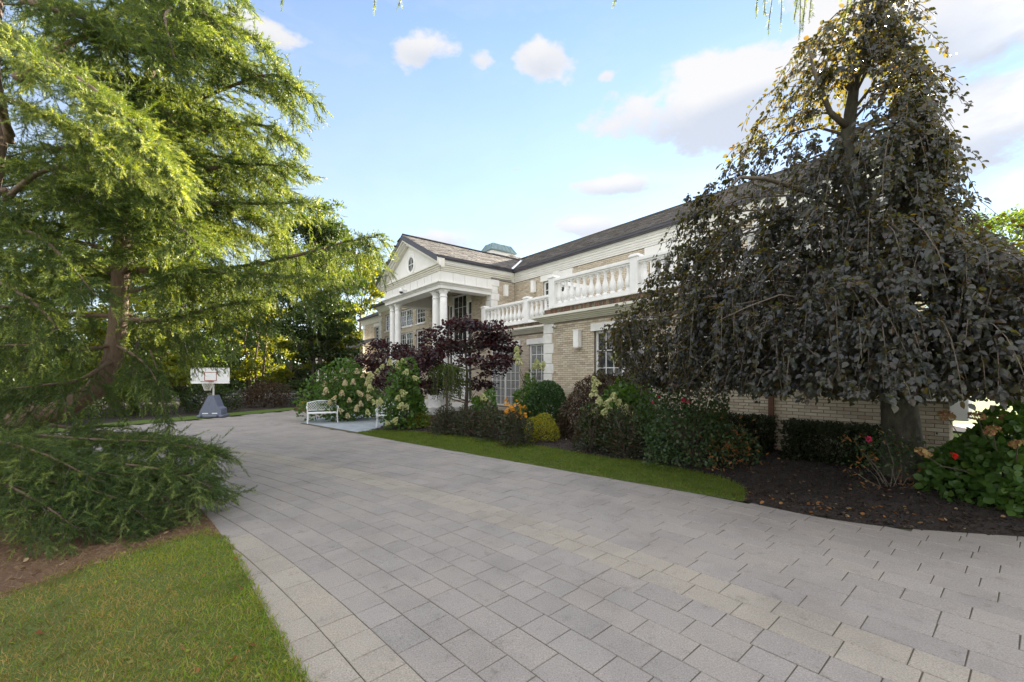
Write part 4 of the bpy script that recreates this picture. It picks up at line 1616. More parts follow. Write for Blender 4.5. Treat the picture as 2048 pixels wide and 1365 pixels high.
def dome_leaves(n, rx, ry, h, z0, size, T, seed, amp=.16, inner=.55, droop=0.0, low=-.25, up=.45):
    """leaves through the outer part of a lumpy dome"""
    d = rvec(n * 2)
    d = d[d[:, 2] > low][:n]
    m = len(d)
    rad = lump(d, seed, 6, amp) * (1 - inner * rng.random(m) ** 2.2)
    P = np.stack([d[:, 0] * rx * rad, d[:, 1] * ry * rad, z0 + (h - z0) * np.clip((d[:, 2] - low) / (1 - low), 0, 1) ** .9 * (0.35 + .65 * rad)], 1)
    D = d * .6 + rng.normal(0, .55, (m, 3)) + np.array([0, 0, up - droop])
    N = d * .7 + rng.normal(0, .45, (m, 3)) + np.array([0, 0, .55])
    return scatter(T[0], T[1], P, D, N, rng.uniform(size * .65, size * 1.25, m))


def stems_mesh(n, rx, ry, h, rad, seed, spread=.65):
    mb = MB()
    r = random.Random(seed)
    for _ in range(n):
        a = r.uniform(0, 6.28)
        q = r.uniform(.3, 1) * spread
        x, y = math.cos(a) * rx * q, math.sin(a) * ry * q
        mb.tube([(x * .12, y * .12, -.03), (x * .5 + r.gauss(0, .03), y * .5 + r.gauss(0, .03), h * .4), (x, y, h * r.uniform(.65, .9))], [rad, rad * .8, rad * .4], 5)
    return mb


SEED = [100]


def shrub(name, label, cat, loc, rx, ry, h, n, size, mat, T=LEAF_D, group=None, amp=.16, inner=.5, z0=.04, stems=7, droop=0, low=-.25, up=.45, bark='darkbark'):
    SEED[0] += 1
    t = thing(name, label, cat, loc, 0, group)
    V, F = dome_leaves(n, rx, ry, h, z0, size, T, SEED[0], amp, inner, droop, low, up)
    npmesh('foliage', V, F, L[mat], t, kind='stuff')
    stems_mesh(stems, rx, ry, h, .014 + .006 * h, SEED[0]).build('stem', M[bark], t, True)
    return t


def floret_head(kind, mat, seed):
    """one flower head built of small four-petalled florets"""
    r = np.random.default_rng(seed)
    n = 110
    d = nrm(r.normal(size=(n, 3)))
    if kind == 'cone':
        z = r.random(n) ** .8
        rad = (.62 * (1 - z) ** .6 + .10) * (.85 + .25 * r.random(n))
        a = r.uniform(0, 6.28, n)
        P = np.stack([rad * np.cos(a), rad * np.sin(a), z * 1.5 - .2], 1)
        N = np.stack([np.cos(a), np.sin(a), .3 + z], 1)
    else:
        d = d[d[:, 2] > -.45]
        n = len(d)
        P = d * np.array([.75, .75, .5]) * (.85 + .3 * r.random((n, 1)))
        N = d
    N = N + r.normal(0, .35, N.shape)
    T = [(-.5, -.15, 0), (-.15, -.5, .04), (.15, -.5, 0), (.5, -.15, .05), (.5, .15, 0), (.15, .5, .04), (-.15, .5, 0), (-.5, .15, .05), (0, 0, .07)]
    FF = [(8, 0, 1), (8, 1, 2), (8, 2, 3), (8, 3, 4), (8, 4, 5), (8, 5, 6), (8, 6, 7), (8, 7, 0)]
    D = r.normal(size=(n, 3))
    V, F = scatter(T, FF, P, D, N, r.uniform(.22, .36, n))
    o = npmesh('flower_head', V, F, L[mat])
    me = o.data
    bpy.data.objects.remove(o)
    return me


HEADS = {}
for kind, mat in (('cone', 'greenflower'), ('cone', 'creamflower'), ('ball', 'fadedflower')):
    HEADS[(kind, mat)] = [floret_head(kind, mat, 300 + i) for i in range(3)]


def heads(parent, pts, size, kind, mat):
    """pts are world points of the flower heads"""
    o = Vector(parent.location)
    sm = MB()
    for p in pts:
        q = Vector(p) - o
        s = size * random.uniform(.8, 1.2)
        inst('flower_head', random.choice(HEADS[(kind, mat)]), parent, q, (random.gauss(0, .35), random.gauss(0, .35), random.uniform(0, 6)), (s, s, s * random.uniform(.9, 1.2)))
        sm.tube([q * .35 + Vector((0, 0, q.z * .25)), q * .8 + Vector((0, 0, -.02)), q], [.01, .007, .005], 4)
    sm.build('flower_stalk', M['darkbark'], parent)


# ------------------------------------------------------------------ planting in front of the house
def hyd(label, base, rx, ry, h, n, size, seeds, hs, mat='creamflower', group='panicle hydrangeas by the house'):
    t = shrub('panicle_hydrangea', label, 'hydrangea', base, rx, ry, h, n, size, 'hyd', LEAF_R, group, amp=.32, inner=.6, low=-.35)
    seeds = [p + Vector((p.x, p.y, p.z - EYE)) * -.022 for p in seeds]
    heads(t, seeds, hs, 'cone', mat)
    return t


b = ground(690, 841)
hyd('broad panicle hydrangea of cream cones behind the full white bench', b, 1.1, .85, 1.95, 3800, .105,
    [at(u, v, b.y + dd) for u, v, dd in ((649, 772, 0), (662, 765, .1), (683, 746, .2), (696, 749, 0), (713, 747, .1), (725, 755, -.2), (684, 790, -.6), (699, 804, -.7), (684, 824, -.8), (696, 834, -.8), (713, 822, -.7), (723, 790, -.7), (668, 800, -.5), (652, 788, -.3), (672, 760, .2), (706, 768, -.5), (733, 772, -.5), (690, 770, -.6), (660, 808, -.5), (722, 812, -.7), (740, 798, -.6))], .14)
b = ground(812, 858)
hyd('tall panicle hydrangea with cream cones in front of the left porch columns', b, .64, .55, 2.05, 2900, .105,
    [at(u, v, b.y + dd) for u, v, dd in ((763, 736, 0), (755, 746, 0), (780, 730, .1), (808, 727, .1), (811, 748, -.4), (798, 736, .1), (738, 763, -.1), (742, 754, -.1), (741, 782, -.3), (749, 808, -.4), (758, 812, -.4), (736, 829, -.75), (809, 790, -.7), (795, 800, -.7), (800, 817, -.7), (833, 760, -.3), (787, 846, -.6), (762, 806, -.5), (812, 818, -.6), (776, 850, -.5))], .13, 'greenflower')
b = ground(1062, 862)
hyd('leggy panicle hydrangea reaching over the French doors beside the quoins', b, .55, .5, 1.7, 1300, .11,
    [at(u, v, b.y + dd) for u, v, dd in ((1034, 704, 0), (1033, 716, 0), (1038, 728, -.1), (1076, 731, 0), (1070, 738, 0), (1082, 737, -.1))], .15, 'greenflower')
b = ground(966, 862)
hyd('low panicle hydrangea with one pale bloom under the purple tree', b, .5, .5, 1.3, 1100, .10, [at(968, 800, b.y - .4)], .17, 'greenflower')
b = ground(1245, 893)
hyd('panicle hydrangea with lime cones spilling over dark shrubs under the window', b, .85, .7, 1.45, 2600, .11,
    [at(u, v, b.y + dd) for u, v, dd in ((1193, 770, -.3), (1188, 792, -.4), (1197, 810, -.5), (1212, 811, -.6), (1218, 817, -.6), (1238, 813, -.5), (1183, 832, -.6), (1190, 826, -.6), (1225, 800, -.6), (1206, 832, -.75), (1250, 826, -.65), (1270, 842, -.7), (1274, 871, -.7))], .135, 'greenflower')
b = ground(1262, 870)
hyd('tall panicle hydrangea with two lime heads against the lower window', b, .5, .45, 1.75, 1100, .11,
    [at(u, v, b.y + dd) for u, v, dd in ((1228, 718, 0), (1234, 724, 0), (1254, 728, -.1), (1260, 736, -.1))], .13, 'greenflower')

shrub('gold_euonymus', 'small yellow-green variegated shrub beside the grey planter', 'shrub', ground(838, 858), .36, .34, .62, 1500, .05, 'gold', LEAF_D, 'golden shrubs in the bed')
shrub('gold_euonymus', 'bright golden round shrub at the front of the mulch bed', 'shrub', ground(1084, 884), .46, .42, .70, 3600, .045, 'gold', LEAF_D, 'golden shrubs in the bed', amp=.08)
shrub('gold_euonymus', 'small golden shrub tucked between dark nandinas', 'shrub', ground(1210, 893), .26, .26, .62, 900, .045, 'gold', LEAF_D, 'golden shrubs in the bed')
nl = [((893, 870), .42, .85, 'dark nandina nearest the small yellow-green shrub'), ((942, 873), .45, .92, 'dark nandina second from the porch end of the row'),
      ((988, 882), .42, .85, 'dark nandina left of the orange flowers'), ((1030, 893), .36, .88, 'dark nandina with reddish tips left of the golden round shrub'),
      ((1180, 905), .42, 1.18, 'tall nandina with red tips right of the golden round shrub'), ((1252, 915), .48, 1.0, 'dark nandina below the lime hydrangea')]
for (u, v), r, h, lab in nl:
    shrub('nandina', lab, 'shrub', ground(u, v), r, r * .9, h, 2300, .07, 'nandina', LEAF_L, 'dark nandinas along the bed', amp=.22, up=.3)
shrub('boxwood', 'large clipped round boxwood by the white quoins', 'shrub', ground(1092, 872), .72, .65, 1.62, 15000, .058, 'box', LEAF_D, amp=.10, inner=.5)
t = shrub('lace_maple', 'low bronze cut-leaf maple mounded under the wall lantern', 'maple', ground(1215, 882), 1.35, .9, 1.95, 9500, .10, 'lace', LEAF_L, amp=.14, inner=.4, droop=.9, up=.1, stems=6)
# lower domed rose bush with withered tips
b = ground(1385, 928)
t = shrub('rose_bush', 'broad dark rose bush with pink flowers beside the grass strip', 'rose', b, 1.05, .75, 1.45, 7000, .055, 'rose', LEAF_R, 'rose bushes in the mulch bed', amp=.26, inner=.6, stems=14)
T0 = np.array(b)
P = np.stack([rng.normal(.42, .25, 260), rng.normal(-.62, .12, 260), np.abs(rng.normal(.38, .25, 260))], 1)
V, F = scatter(LEAF_L[0], LEAF_L[1], P, rvec(260) + np.array([0, 0, -.6]), rvec(260), rng.uniform(.05, .10, 260))
npmesh('withered_leaves', V, F, L['dead'], t, kind='stuff')


def rose_mesh(mat, seed):
    r = np.random.default_rng(seed)
    n = 16
    a = np.arange(n) * 2.4
    k = np.linspace(.25, 1, n)
    P = np.stack([.25 * k * np.cos(a), .25 * k * np.sin(a), .3 - .3 * k], 1)
    N = np.stack([-np.cos(a) * (1.3 - k), -np.sin(a) * (1.3 - k), k], 1)
    D = np.stack([np.cos(a) * k, np.sin(a) * k, 1.15 - k], 1)
    V, F = scatter(LEAF_R[0], LEAF_R[1], P, D, N, r.uniform(.5, .8, n))
    o = npmesh('flower', V, F, L[mat])
    me = o.data
    bpy.data.objects.remove(o)
    return me


PINK, RED = rose_mesh('pink', 1), rose_mesh('redpetal', 2)
for u, v, d in ((1340, 778, 8.1), (1320, 795, 7.8), (1376, 806, 7.7), (1304, 806, 7.7), (1366, 800, 7.75), (1410, 788, 8.0)):
    inst('flower', PINK, t, at(u, v, d) - b, (random.gauss(0, .5), random.gauss(0, .5), 0), (.055,) * 3)

b = ground(1035, 872)
t = shrub('coneflower_clump', 'clump of orange-yellow daisies between nandina and boxwood', 'flowers', b, .5, .4, .78, 1300, .07, 'hyd', LEAF_L, up=.6, amp=.2)


def daisy():
    V, F = scatter(LEAF_L[0], LEAF_L[1], np.zeros((9, 3)), np.stack([np.cos(np.arange(9) * .698), np.sin(np.arange(9) * .698), np.full(9, -.12)], 1), np.tile([0, 0, 1.0], (9, 1)), np.full(9, 1.0))
    V = V * np.array([1, 1, 1])
    o = npmesh('flower', V, F, L['orange'])
    me = o.data
    bpy.data.objects.remove(o)
    return me


DAISY = daisy()
for i in range(85):
    u = random.uniform(1008, 1062)
    v = 802 + (u - 1008) * .55 + random.gauss(8, 11)
    inst('flower', DAISY, t, at(u, v, b.y - .45 + random.uniform(-.15, .3)) - b, (R(55) + random.gauss(0, .4), random.gauss(0, .4), random.uniform(-.6, .6)), (random.uniform(.04, .06),) * 3)


def hedge(label, c, lx, ly, h, rz):
    t = thing('boxwood_hedge', label, 'hedge', c, rz, 'low dark hedges against the brick wall')
    n = 15000
    P = rng.uniform(-1, 1, (n, 3))
    ax = rng.integers(0, 3, n)
    k = np.arange(n)
    P[k, ax] = np.sign(P[k, ax]) * (1 - .55 * rng.random(n) ** 1.5)
    nd = np.zeros((n, 3)); nd[k, ax] = np.sign(P[k, ax])
    lum = 1 + .06 * np.sin(P[:, 0] * 9) * np.cos(P[:, 1] * 5) + .04 * np.sin(P[:, 0] * 23 + P[:, 2] * 11)
    Q = np.stack([P[:, 0] * lx * lum, P[:, 1] * ly * lum, h * .5 + P[:, 2] * h * .5 * lum], 1)
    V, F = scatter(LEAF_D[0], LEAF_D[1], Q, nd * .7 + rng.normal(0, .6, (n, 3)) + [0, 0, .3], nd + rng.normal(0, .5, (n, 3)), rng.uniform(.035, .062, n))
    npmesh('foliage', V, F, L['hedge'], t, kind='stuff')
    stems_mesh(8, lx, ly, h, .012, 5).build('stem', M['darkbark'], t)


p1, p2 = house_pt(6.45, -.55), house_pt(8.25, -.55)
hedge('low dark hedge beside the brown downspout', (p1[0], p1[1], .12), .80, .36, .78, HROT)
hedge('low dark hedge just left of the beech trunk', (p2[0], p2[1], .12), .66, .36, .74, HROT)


def rosette(name, label, cat, loc, n, size, mat, T, h, group=None):
    t = thing(name, label, cat, loc, 0, group)
    st = MB()
    for i in range(n):
        a = i * 2.4 + random.random() * .4
        k = .3 + .7 * (i + .5) / n
        rr = size * .55 * k
        zz = h * (1.15 - .6 * k) * random.uniform(.85, 1.15)
        st.tube([(0, 0, 0), (math.cos(a) * rr * .5, math.sin(a) * rr * .5, zz * .7), (math.cos(a) * rr, math.sin(a) * rr, zz)], .005, 4)
        V, F = scatter(T[0], T[1], [(math.cos(a) * rr, math.sin(a) * rr, zz)], [(math.cos(a), math.sin(a), .15 - .4 * k)], [(-.3 * math.cos(a), -.3 * math.sin(a), 1)], [size * random.uniform(.8, 1.15)])
        npmesh('leaf', V, F, L[mat], t)
    st.build('stem', M['darkbark'], t)
    return t


q = house_pt(6.2, -1.15)
rosette('hosta', 'small broad-leaved green plant in front of the low hedge', 'plant', (q[0], q[1], .09), 9, .17, 'hosta', LEAF_R, .30)
q = house_pt(5.5, -1.3)
rosette('hosta', 'single broad-leaved seedling among the withered rose stems', 'plant', (q[0], q[1], .09), 5, .13, 'hosta', LEAF_R, .5)

# withered rose by the beech trunk
b = ground(1785, 992)
t = thing('rose_bush', 'half withered rose with curled brown leaves at the beech trunk', 'rose', b, 0, 'rose bushes in the mulch bed')
st = MB()
tips = []
rr = random.Random(9)
for i in range(30):
    a = rr.uniform(0, 6.28)
    ln = rr.uniform(.15, .6)
    hh = rr.choice([rr.uniform(.03, .18), rr.uniform(.3, .95)])
    p = Vector((math.cos(a) * ln - .12, math.sin(a) * ln * .4 - .05, hh))
    st.tube([(rr.gauss(0, .04), rr.gauss(0, .04), 0), p * .5 + Vector((rr.gauss(0, .05), rr.gauss(0, .05), .05)), p], [.008, .006, .003], 4)
    tips.append(p)
st.build('stem', M['twig'], t)
P = np.concatenate([np.array(rr.choice(tips)) + rng.normal(0, [.05, .04, .07], (1, 3)) for _ in range(330)])
P[:, 2] = np.maximum(P[:, 2], .02)
V, F = scatter(LEAF_L[0], LEAF_L[1], P[:210], rvec(210) + [0, 0, -.5], rvec(210), rng.uniform(.045, .085, 210))
npmesh('withered_leaves', V, F, L['dead'], t, kind='stuff')
P2 = np.array([-.05, .05, .62]) + rng.normal(0, [.24, .14, .16], (520, 3))
V, F = scatter(LEAF_R[0], LEAF_R[1], P2, rvec(520) + [0, 0, -.1], rvec(520) + [0, 0, .8], rng.uniform(.03, .055, 520))
npmesh('foliage', V, F, L['rose'], t, kind='stuff')
inst('flower', PINK, t, at(1735, 879, 5.9) - b, (R(60), 0, 0), (.06,) * 3)
inst('flower', PINK, t, at(1792, 819, 6.1) - b, (R(40), 0, 0), (.045,) * 3)

# bigleaf hydrangea at the right edge
b = Vector((6.60, 5.65, .0))
t = shrub('bigleaf_hydrangea', 'large-leaved hydrangea with faded pink-brown blooms at the right edge', 'hydrangea', b, .95, .75, 1.24, 3600, .105, 'hyd', LEAF_R, amp=.26, inner=.6, low=-.35, stems=14)
heads(t, [at(1955, 832, 5.25), at(1985, 862, 5.0), at(2036, 890, 4.85), at(1893, 832, 5.6), at(2070, 850, 5.1), at(1845, 906, 5.3), at(2000, 840, 5.5)], .105, 'ball', 'fadedflower')
b2 = ground(1900, 990)
t = thing('rose_bush', 'thin rose stem with one bright red flower by the bigleaf hydrangea', 'rose', b2, 0, 'rose bushes in the mulch bed')
tip = at(1906, 912, 5.3) - b2
MB().tube([(.35, .1, .0), (.2, 0, tip.z * .6), tip], [.008, .006, .004], 5).build('stem', M['twig'], t)
inst('flower', RED, t, tip, (R(60), 0, .2), (.06,) * 3)
P = np.array([.02, 0, .35]) + rng.normal(0, [.2, .12, .16], (120, 3))
P[:, 2] = np.maximum(P[:, 2], .04)
V, F = scatter(LEAF_R[0], LEAF_R[1], P, rvec(120), rvec(120) + [0, 0, .8], rng.uniform(.035, .06, 120))
npmesh('foliage', V, F, L['hyd'], t, kind='stuff')
rosette('weed_tuft', 'bright green weed tuft on the bare mulch', 'plant', ground(1818, 998), 11, .075, 'hosta', LEAF_R, .10)

# planter and low bed edge
pl = thing('planter', 'grey stone planter at the foot of the tall hydrangea', 'planter', ground(818, 853))
MB().lathe([(.16, 0), (.19, .05), (.22, .28), (.25, .31), (.25, .36), (.21, .36), (.20, .30)], 18).build('pot', M['terracotta'], pl, True)
MB().lathe([(.002, .30), (.20, .305)], 14).build('soil', M['mulch'], pl)
eg = thing('bed_edging', 'low brick edging at the corner of the far bed', 'edging', ground(600, 823), R(-35))
for i in range(6):
    MB().cbox(.25 * i - .3, 0, .09, .235, .12, .18, 0, .006).build('brick', M['rust'], eg)
shrub('marigold_clump', 'small yellow flower clump above the low brick edging', 'flowers', ground(604, 822) + Vector((0, .2, .1)), .26, .2, .38, 420, .06, 'gold', LEAF_D)


# ------------------------------------------------------------------ trees with clumped crowns
def tree(name, label, cat, loc, h, r, n, size, mat, T=LEAF_D, group=None, base=.25, clumps=46, seed=1, trunk=.14, flat=1.0, bark='darkbark', stems=1, top=.9, clump_r=.26, lean=0.0, fwd=None):
    """trunk, limbs, and a crown of leaf clumps with gaps between them"""
    t = thing(name, label, cat, loc, 0, group)
    r_ = np.random.default_rng(seed)
    rd = random.Random(seed)
    cc = []
    while len(cc) < clumps:
        z = r_.random()
        prof = math.sin(math.pi * min(1, (z * top + (1 - top) * .5) ** .75)) ** .6 if True else 1
        a = r_.uniform(0, 6.28)
        q = math.sqrt(r_.uniform(.12, 1)) * r * max(prof, .22)
        cc.append((math.cos(a) * q + lean * z * h, math.sin(a) * q * flat, h * (base + (1 - base) * z * .96)))
    cc = np.array(cc)
    per = n // clumps
    P, D, N = [], [], []
    for c in cc:
        k = int(per * r_.uniform(.6, 1.4))
        d = nrm(r_.normal(size=(k, 3)))
        d[:, 2] = np.where(d[:, 2] < -.3, -d[:, 2], d[:, 2])
        cr = r * clump_r * r_.uniform(.6, 1.35)
        rad = cr * (.45 + .6 * r_.random(k)) * lump(d, int(r_.integers(1e6)), 4, .25)
        p = c + d * rad[:, None] * np.array([1.25, 1.25, .62])
        P.append(p)
        D.append(d * .6 + r_.normal(0, .6, (k, 3)) + [0, 0, -.1])
        N.append(d * .5 + r_.normal(0, .5, (k, 3)) + [0, 0, .6])
    P, D, N = map(np.concatenate, (P, D, N))
    V, F = scatter(T[0], T[1], P, D, N, r_.uniform(size * .65, size * 1.3, len(P)))
    npmesh('crown', V, F, L[mat], t, kind='stuff')
    for s in range(stems):
        mb = MB()
        ox = (s - (stems - 1) / 2) * .35 * (1 if stems > 1 else 0)
        topz = h * .86
        pts = [(ox + lean * h * k * k + ox * 1.6 * k + rd.gauss(0, .02 * h * k), rd.gauss(0, .015 * h * k), -.05 + topz * k) for k in (0, .2, .4, .6, .8, 1)]
        mb.tube(pts, [trunk * 1.2, trunk, trunk * .8, trunk * .6, trunk * .36, trunk * .1], 8)
        mb.build('trunk', M[bark], t, True)
        lm = MB()
        sel = cc[rd.sample(range(len(cc)), min(len(cc), max(6, clumps // (2 * stems))))]
        for c in sel:
            k = max(.12, min(.9, (c[2] / topz) - .12 - .1 * rd.random()))
            i = min(4, int(k * 5))
            f = k * 5 - i
            p0 = Vector(pts[i]).lerp(Vector(pts[i + 1]), f)
            c_ = Vector(c)
            mid = p0.lerp(c_, .5) + Vector((0, 0, -.04 * h * rd.random()))
            lm.tube([p0, mid, c_], [trunk * .28, trunk * .2, trunk * .07], 5)
        lm.build('limbs', M[bark], t, True, kind='stuff')
    return t


# purple trees and the small weeping tree by the porch
b = ground(936, 826) + Vector((0, 2.0, 0))
tree('purple_plum', 'spreading dark purple tree in front of the right porch columns', 'tree', (-1.70, 15.9, 0), 3.75, 2.05, 7200, .105, 'purple', LEAF_R, 'purple-leaved trees by the porch', base=.33, clumps=52, seed=21, trunk=.075, clump_r=.24, top=.82)
tree('purple_plum', 'dark purple tree behind the far porch columns', 'tree', (-5.9, 20.6, 0), 3.25, 1.8, 5200, .11, 'purple', LEAF_R, 'purple-leaved trees by the porch', base=.22, clumps=40, seed=22, trunk=.07, clump_r=.26, top=.82)
tree('purple_plum', 'dark purple foliage tree between the two pairs of porch columns', 'tree', (-3.85, 17.6, 0), 2.6, 1.15, 3400, .105, 'purple', LEAF_R, 'purple-leaved trees by the porch', base=.25, clumps=28, seed=23, trunk=.06, clump_r=.3, top=.82)
t = thing('weeping_caragana', 'small weeping green tree grafted on a bare straight trunk', 'tree', (-2.25, 14.6, 0))
st = MB().tube([(0, 0, -.03), (.02, 0, .8), (0, .02, 1.75)], [.055, .045, .04], 8)
st.build('trunk', M['bark'], t, True)
acc = Acc()
lm = MB()
for i in range(60):
    a = rng.uniform(0, 6.28)
    rr_ = rng.uniform(.3, .85)
    hh = rng.uniform(.3, .95)
    pts = [Vector((0, 0, 1.75)), Vector((math.cos(a) * rr_ * .5, math.sin(a) * rr_ * .5, 2.05 + rng.uniform(-.1, .1))), Vector((math.cos(a) * rr_ * .9, math.sin(a) * rr_ * .9, 1.95)),
           Vector((math.cos(a) * rr_, math.sin(a) * rr_, 1.8 - hh * .4)), Vector((math.cos(a) * rr_ * 1.02, math.sin(a) * rr_ * 1.02, 1.8 - hh))]
    lm.tube(pts, .006, 4)
    A = np.array(pts)
    k = rng.uniform(.8, 3.98, 80)
    i0 = k.astype(int)
    P = A[i0] + (A[np.minimum(i0 + 1, 4)] - A[i0]) * (k - i0)[:, None] + rng.normal(0, .04, (80, 3))
    acc.add(*scatter(LEAF_L[0], LEAF_L[1], P, rvec(80) + [0, 0, -.7], rvec(80), rng.uniform(.05, .09, 80)))
lm.build('branches', M['twig'], t, kind='stuff')
acc.build('foliage', L['bgreen'], t, kind='stuff')

# woods behind the court
WOODS = 'trees of the wood behind the court'
wood = [
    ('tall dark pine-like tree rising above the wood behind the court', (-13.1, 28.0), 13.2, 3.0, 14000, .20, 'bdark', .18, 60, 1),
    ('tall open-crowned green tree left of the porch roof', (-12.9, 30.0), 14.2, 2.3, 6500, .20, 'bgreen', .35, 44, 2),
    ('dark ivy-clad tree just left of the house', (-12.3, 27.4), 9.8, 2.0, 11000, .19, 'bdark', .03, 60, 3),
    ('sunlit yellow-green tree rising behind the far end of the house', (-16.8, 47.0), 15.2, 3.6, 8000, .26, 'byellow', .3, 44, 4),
    ('bright yellow-green young tree at the house corner', (-12.6, 30.6), 5.4, 2.0, 4200, .19, 'byellow', .12, 28, 5),  # brighter leaf colour stands in for sunlight that the house blocks here
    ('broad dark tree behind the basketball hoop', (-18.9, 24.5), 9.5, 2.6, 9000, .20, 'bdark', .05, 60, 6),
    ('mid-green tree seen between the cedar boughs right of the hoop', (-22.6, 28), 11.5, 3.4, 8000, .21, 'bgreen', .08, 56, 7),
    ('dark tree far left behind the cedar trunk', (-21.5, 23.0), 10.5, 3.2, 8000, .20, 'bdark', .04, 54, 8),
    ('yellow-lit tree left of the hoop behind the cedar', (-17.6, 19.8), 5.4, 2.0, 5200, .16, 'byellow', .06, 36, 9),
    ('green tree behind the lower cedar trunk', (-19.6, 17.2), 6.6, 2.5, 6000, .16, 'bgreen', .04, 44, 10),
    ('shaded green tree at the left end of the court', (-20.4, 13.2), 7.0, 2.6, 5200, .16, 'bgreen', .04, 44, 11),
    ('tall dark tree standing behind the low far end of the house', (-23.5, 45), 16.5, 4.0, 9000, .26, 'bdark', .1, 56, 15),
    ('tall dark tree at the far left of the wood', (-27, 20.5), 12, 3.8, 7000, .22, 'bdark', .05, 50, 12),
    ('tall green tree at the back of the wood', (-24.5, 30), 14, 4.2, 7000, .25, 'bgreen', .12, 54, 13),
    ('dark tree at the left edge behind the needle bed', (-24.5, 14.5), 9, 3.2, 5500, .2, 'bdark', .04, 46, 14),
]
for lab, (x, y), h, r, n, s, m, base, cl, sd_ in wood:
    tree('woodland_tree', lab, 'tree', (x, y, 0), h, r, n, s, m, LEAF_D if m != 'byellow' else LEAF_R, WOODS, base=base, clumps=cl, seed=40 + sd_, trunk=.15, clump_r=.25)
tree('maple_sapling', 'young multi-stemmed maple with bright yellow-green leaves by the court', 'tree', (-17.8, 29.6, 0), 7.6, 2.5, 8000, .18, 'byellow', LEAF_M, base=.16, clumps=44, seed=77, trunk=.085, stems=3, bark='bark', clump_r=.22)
us = [((-14.6, 20.6), 1.3, 1.7, 'bdark', 'dark undergrowth bush right behind the hoop'), ((-14.0, 24.0), 1.4, 1.3, 'lace', 'brown leafless-looking bush right of the hoop'), ((-11.2, 25.2), 1.5, 1.3, 'bdark', 'dark bush at the foot of the maple sapling'),
      ((-8.6, 24.6), 1.2, 1.4, 'bdark', 'dark bush behind the full white bench'), ((-16.6, 18.3), 1.3, 1.8, 'bgreen', 'green bush left of the hoop base'), ((-16.9, 15.6), 1.2, 1.7, 'bgreen', 'green bush at the far verge behind the cedar'), ((-7.9, 22.5), .8, 1.5, 'bgreen', 'loose bush of small white flowers left of the hydrangeas'), ((-16.6, 13.3), 1.2, 1.9, 'bdark', 'dark bush at the left end of the verge')]
for (x, y), r, h, m, lab in us:
    shrub('undergrowth_bush', lab, 'bush', (x, y, 0), r, r * .8, h, 3000, .11, m, LEAF_D, 'undergrowth along the wood', amp=.25, inner=.6)

def far_wood(name, x0, x1, yy, h, n, size, mat, seed):
    r_ = np.random.default_rng(seed)
    x = r_.uniform(x0, x1, n)
    top = h * (.75 + .18 * np.sin(x * .55 + seed) + .12 * np.sin(x * 1.7))
    z = top * r_.random(n) ** .8
    y = yy + 1.6 * np.sin(x * .9 + z) + r_.uniform(-1.5, 1.5, n) + .10 * z
    P = np.stack([x, y, z], 1)
    N = np.stack([r_.normal(0, .5, n), r_.normal(-.6, .5, n), r_.normal(.6, .4, n)], 1)
    V, F = scatter(LEAF_D[0], LEAF_D[1], P, rvec(n), N, r_.uniform(size * .6, size * 1.4, n))
    npmesh(name, V, F, L[mat], None, kind='stuff')


far_wood('distant_wood', -110, -13, 62, 12, 42000, .75, 'bdark', 3)
far_wood('wood_undergrowth', -80, -15, 47, 4.0, 22000, .42, 'bdark', 6)
far_wood('distant_treeline', 30, 150, 92, 8, 12000, 1.1, 'bgreen', 4)

# trees beyond the sunny lawn on the right
for i, ((x, y), h, r, m, lab) in enumerate([((41, 36), 15.5, 5.5, 'bgreen', 'tall tree behind the beech at the right edge'), ((39, 30), 11.5, 3.6, 'byellow', 'sunlit yellow-green tree at the right edge'),
                                            ((47, 40), 17, 4.5, 'bgreen', 'taller tree half out of frame at the right edge'), ((60, 62), 9, 5, 'byellow', 'far round tree across the sunny lawn'), ((72, 60), 11, 6, 'bgreen', 'far dark tree across the sunny lawn'), ((52, 58), 9, 5, 'bgreen', 'far green tree behind the terrace wall')]):
    tree('lawn_tree', lab, 'tree', (x, y, 0), h, r, 6500, .30, m, LEAF_D, 'trees beyond the sunny lawn', base=.22, clumps=46, seed=90 + i, trunk=.28, clump_r=.24)


# ------------------------------------------------------------------ weeping copper beech
BX, BY = 5.2, 6.25
PROF_L = np.array([(7.25, .22), (7.05, .60), (6.63, .95), (5.58, 1.5), (5.2, 1.75), (4.98, 2.25), (4.5, 2.6), (3.95, 2.86), (3.24, 3.25), (2.8, 3.8), (2.07, 3.5), (1.4, 2.9)])
PROF_R = np.array([(7.25, .15), (6.9, .28), (6.4, .40), (5.85, .52), (4.87, .72), (4.68, .80), (4.12, .66), (3.62, .80), (3.19, 1.35), (2.65, 2.0), (1.4, 2.2)])
BE1, BE2 = Vector((.768, -.64, 0)), Vector((.64, .768, 0))      # across and along the line from the drive


def beech_r(z, a):
    """crown radius at height z towards azimuth a (0 = right, 90 deg = towards the house)"""
    l_ = np.interp(z, PROF_L[::-1, 0], PROF_L[::-1, 1])
    r_ = np.interp(z, PROF_R[::-1, 0], PROF_R[::-1, 1])
    side = np.where(np.cos(a) > 0, r_, l_)
    f = np.minimum(.74 * (l_ + r_) / 2, 2.0)
    bk = np.minimum(.6 * (l_ + r_) / 2, 1.55)
    fb = np.where(np.sin(a) > 0, bk, f)
    return 1 / np.sqrt((np.cos(a) / side) ** 2 + (np.sin(a) / fb) ** 2)


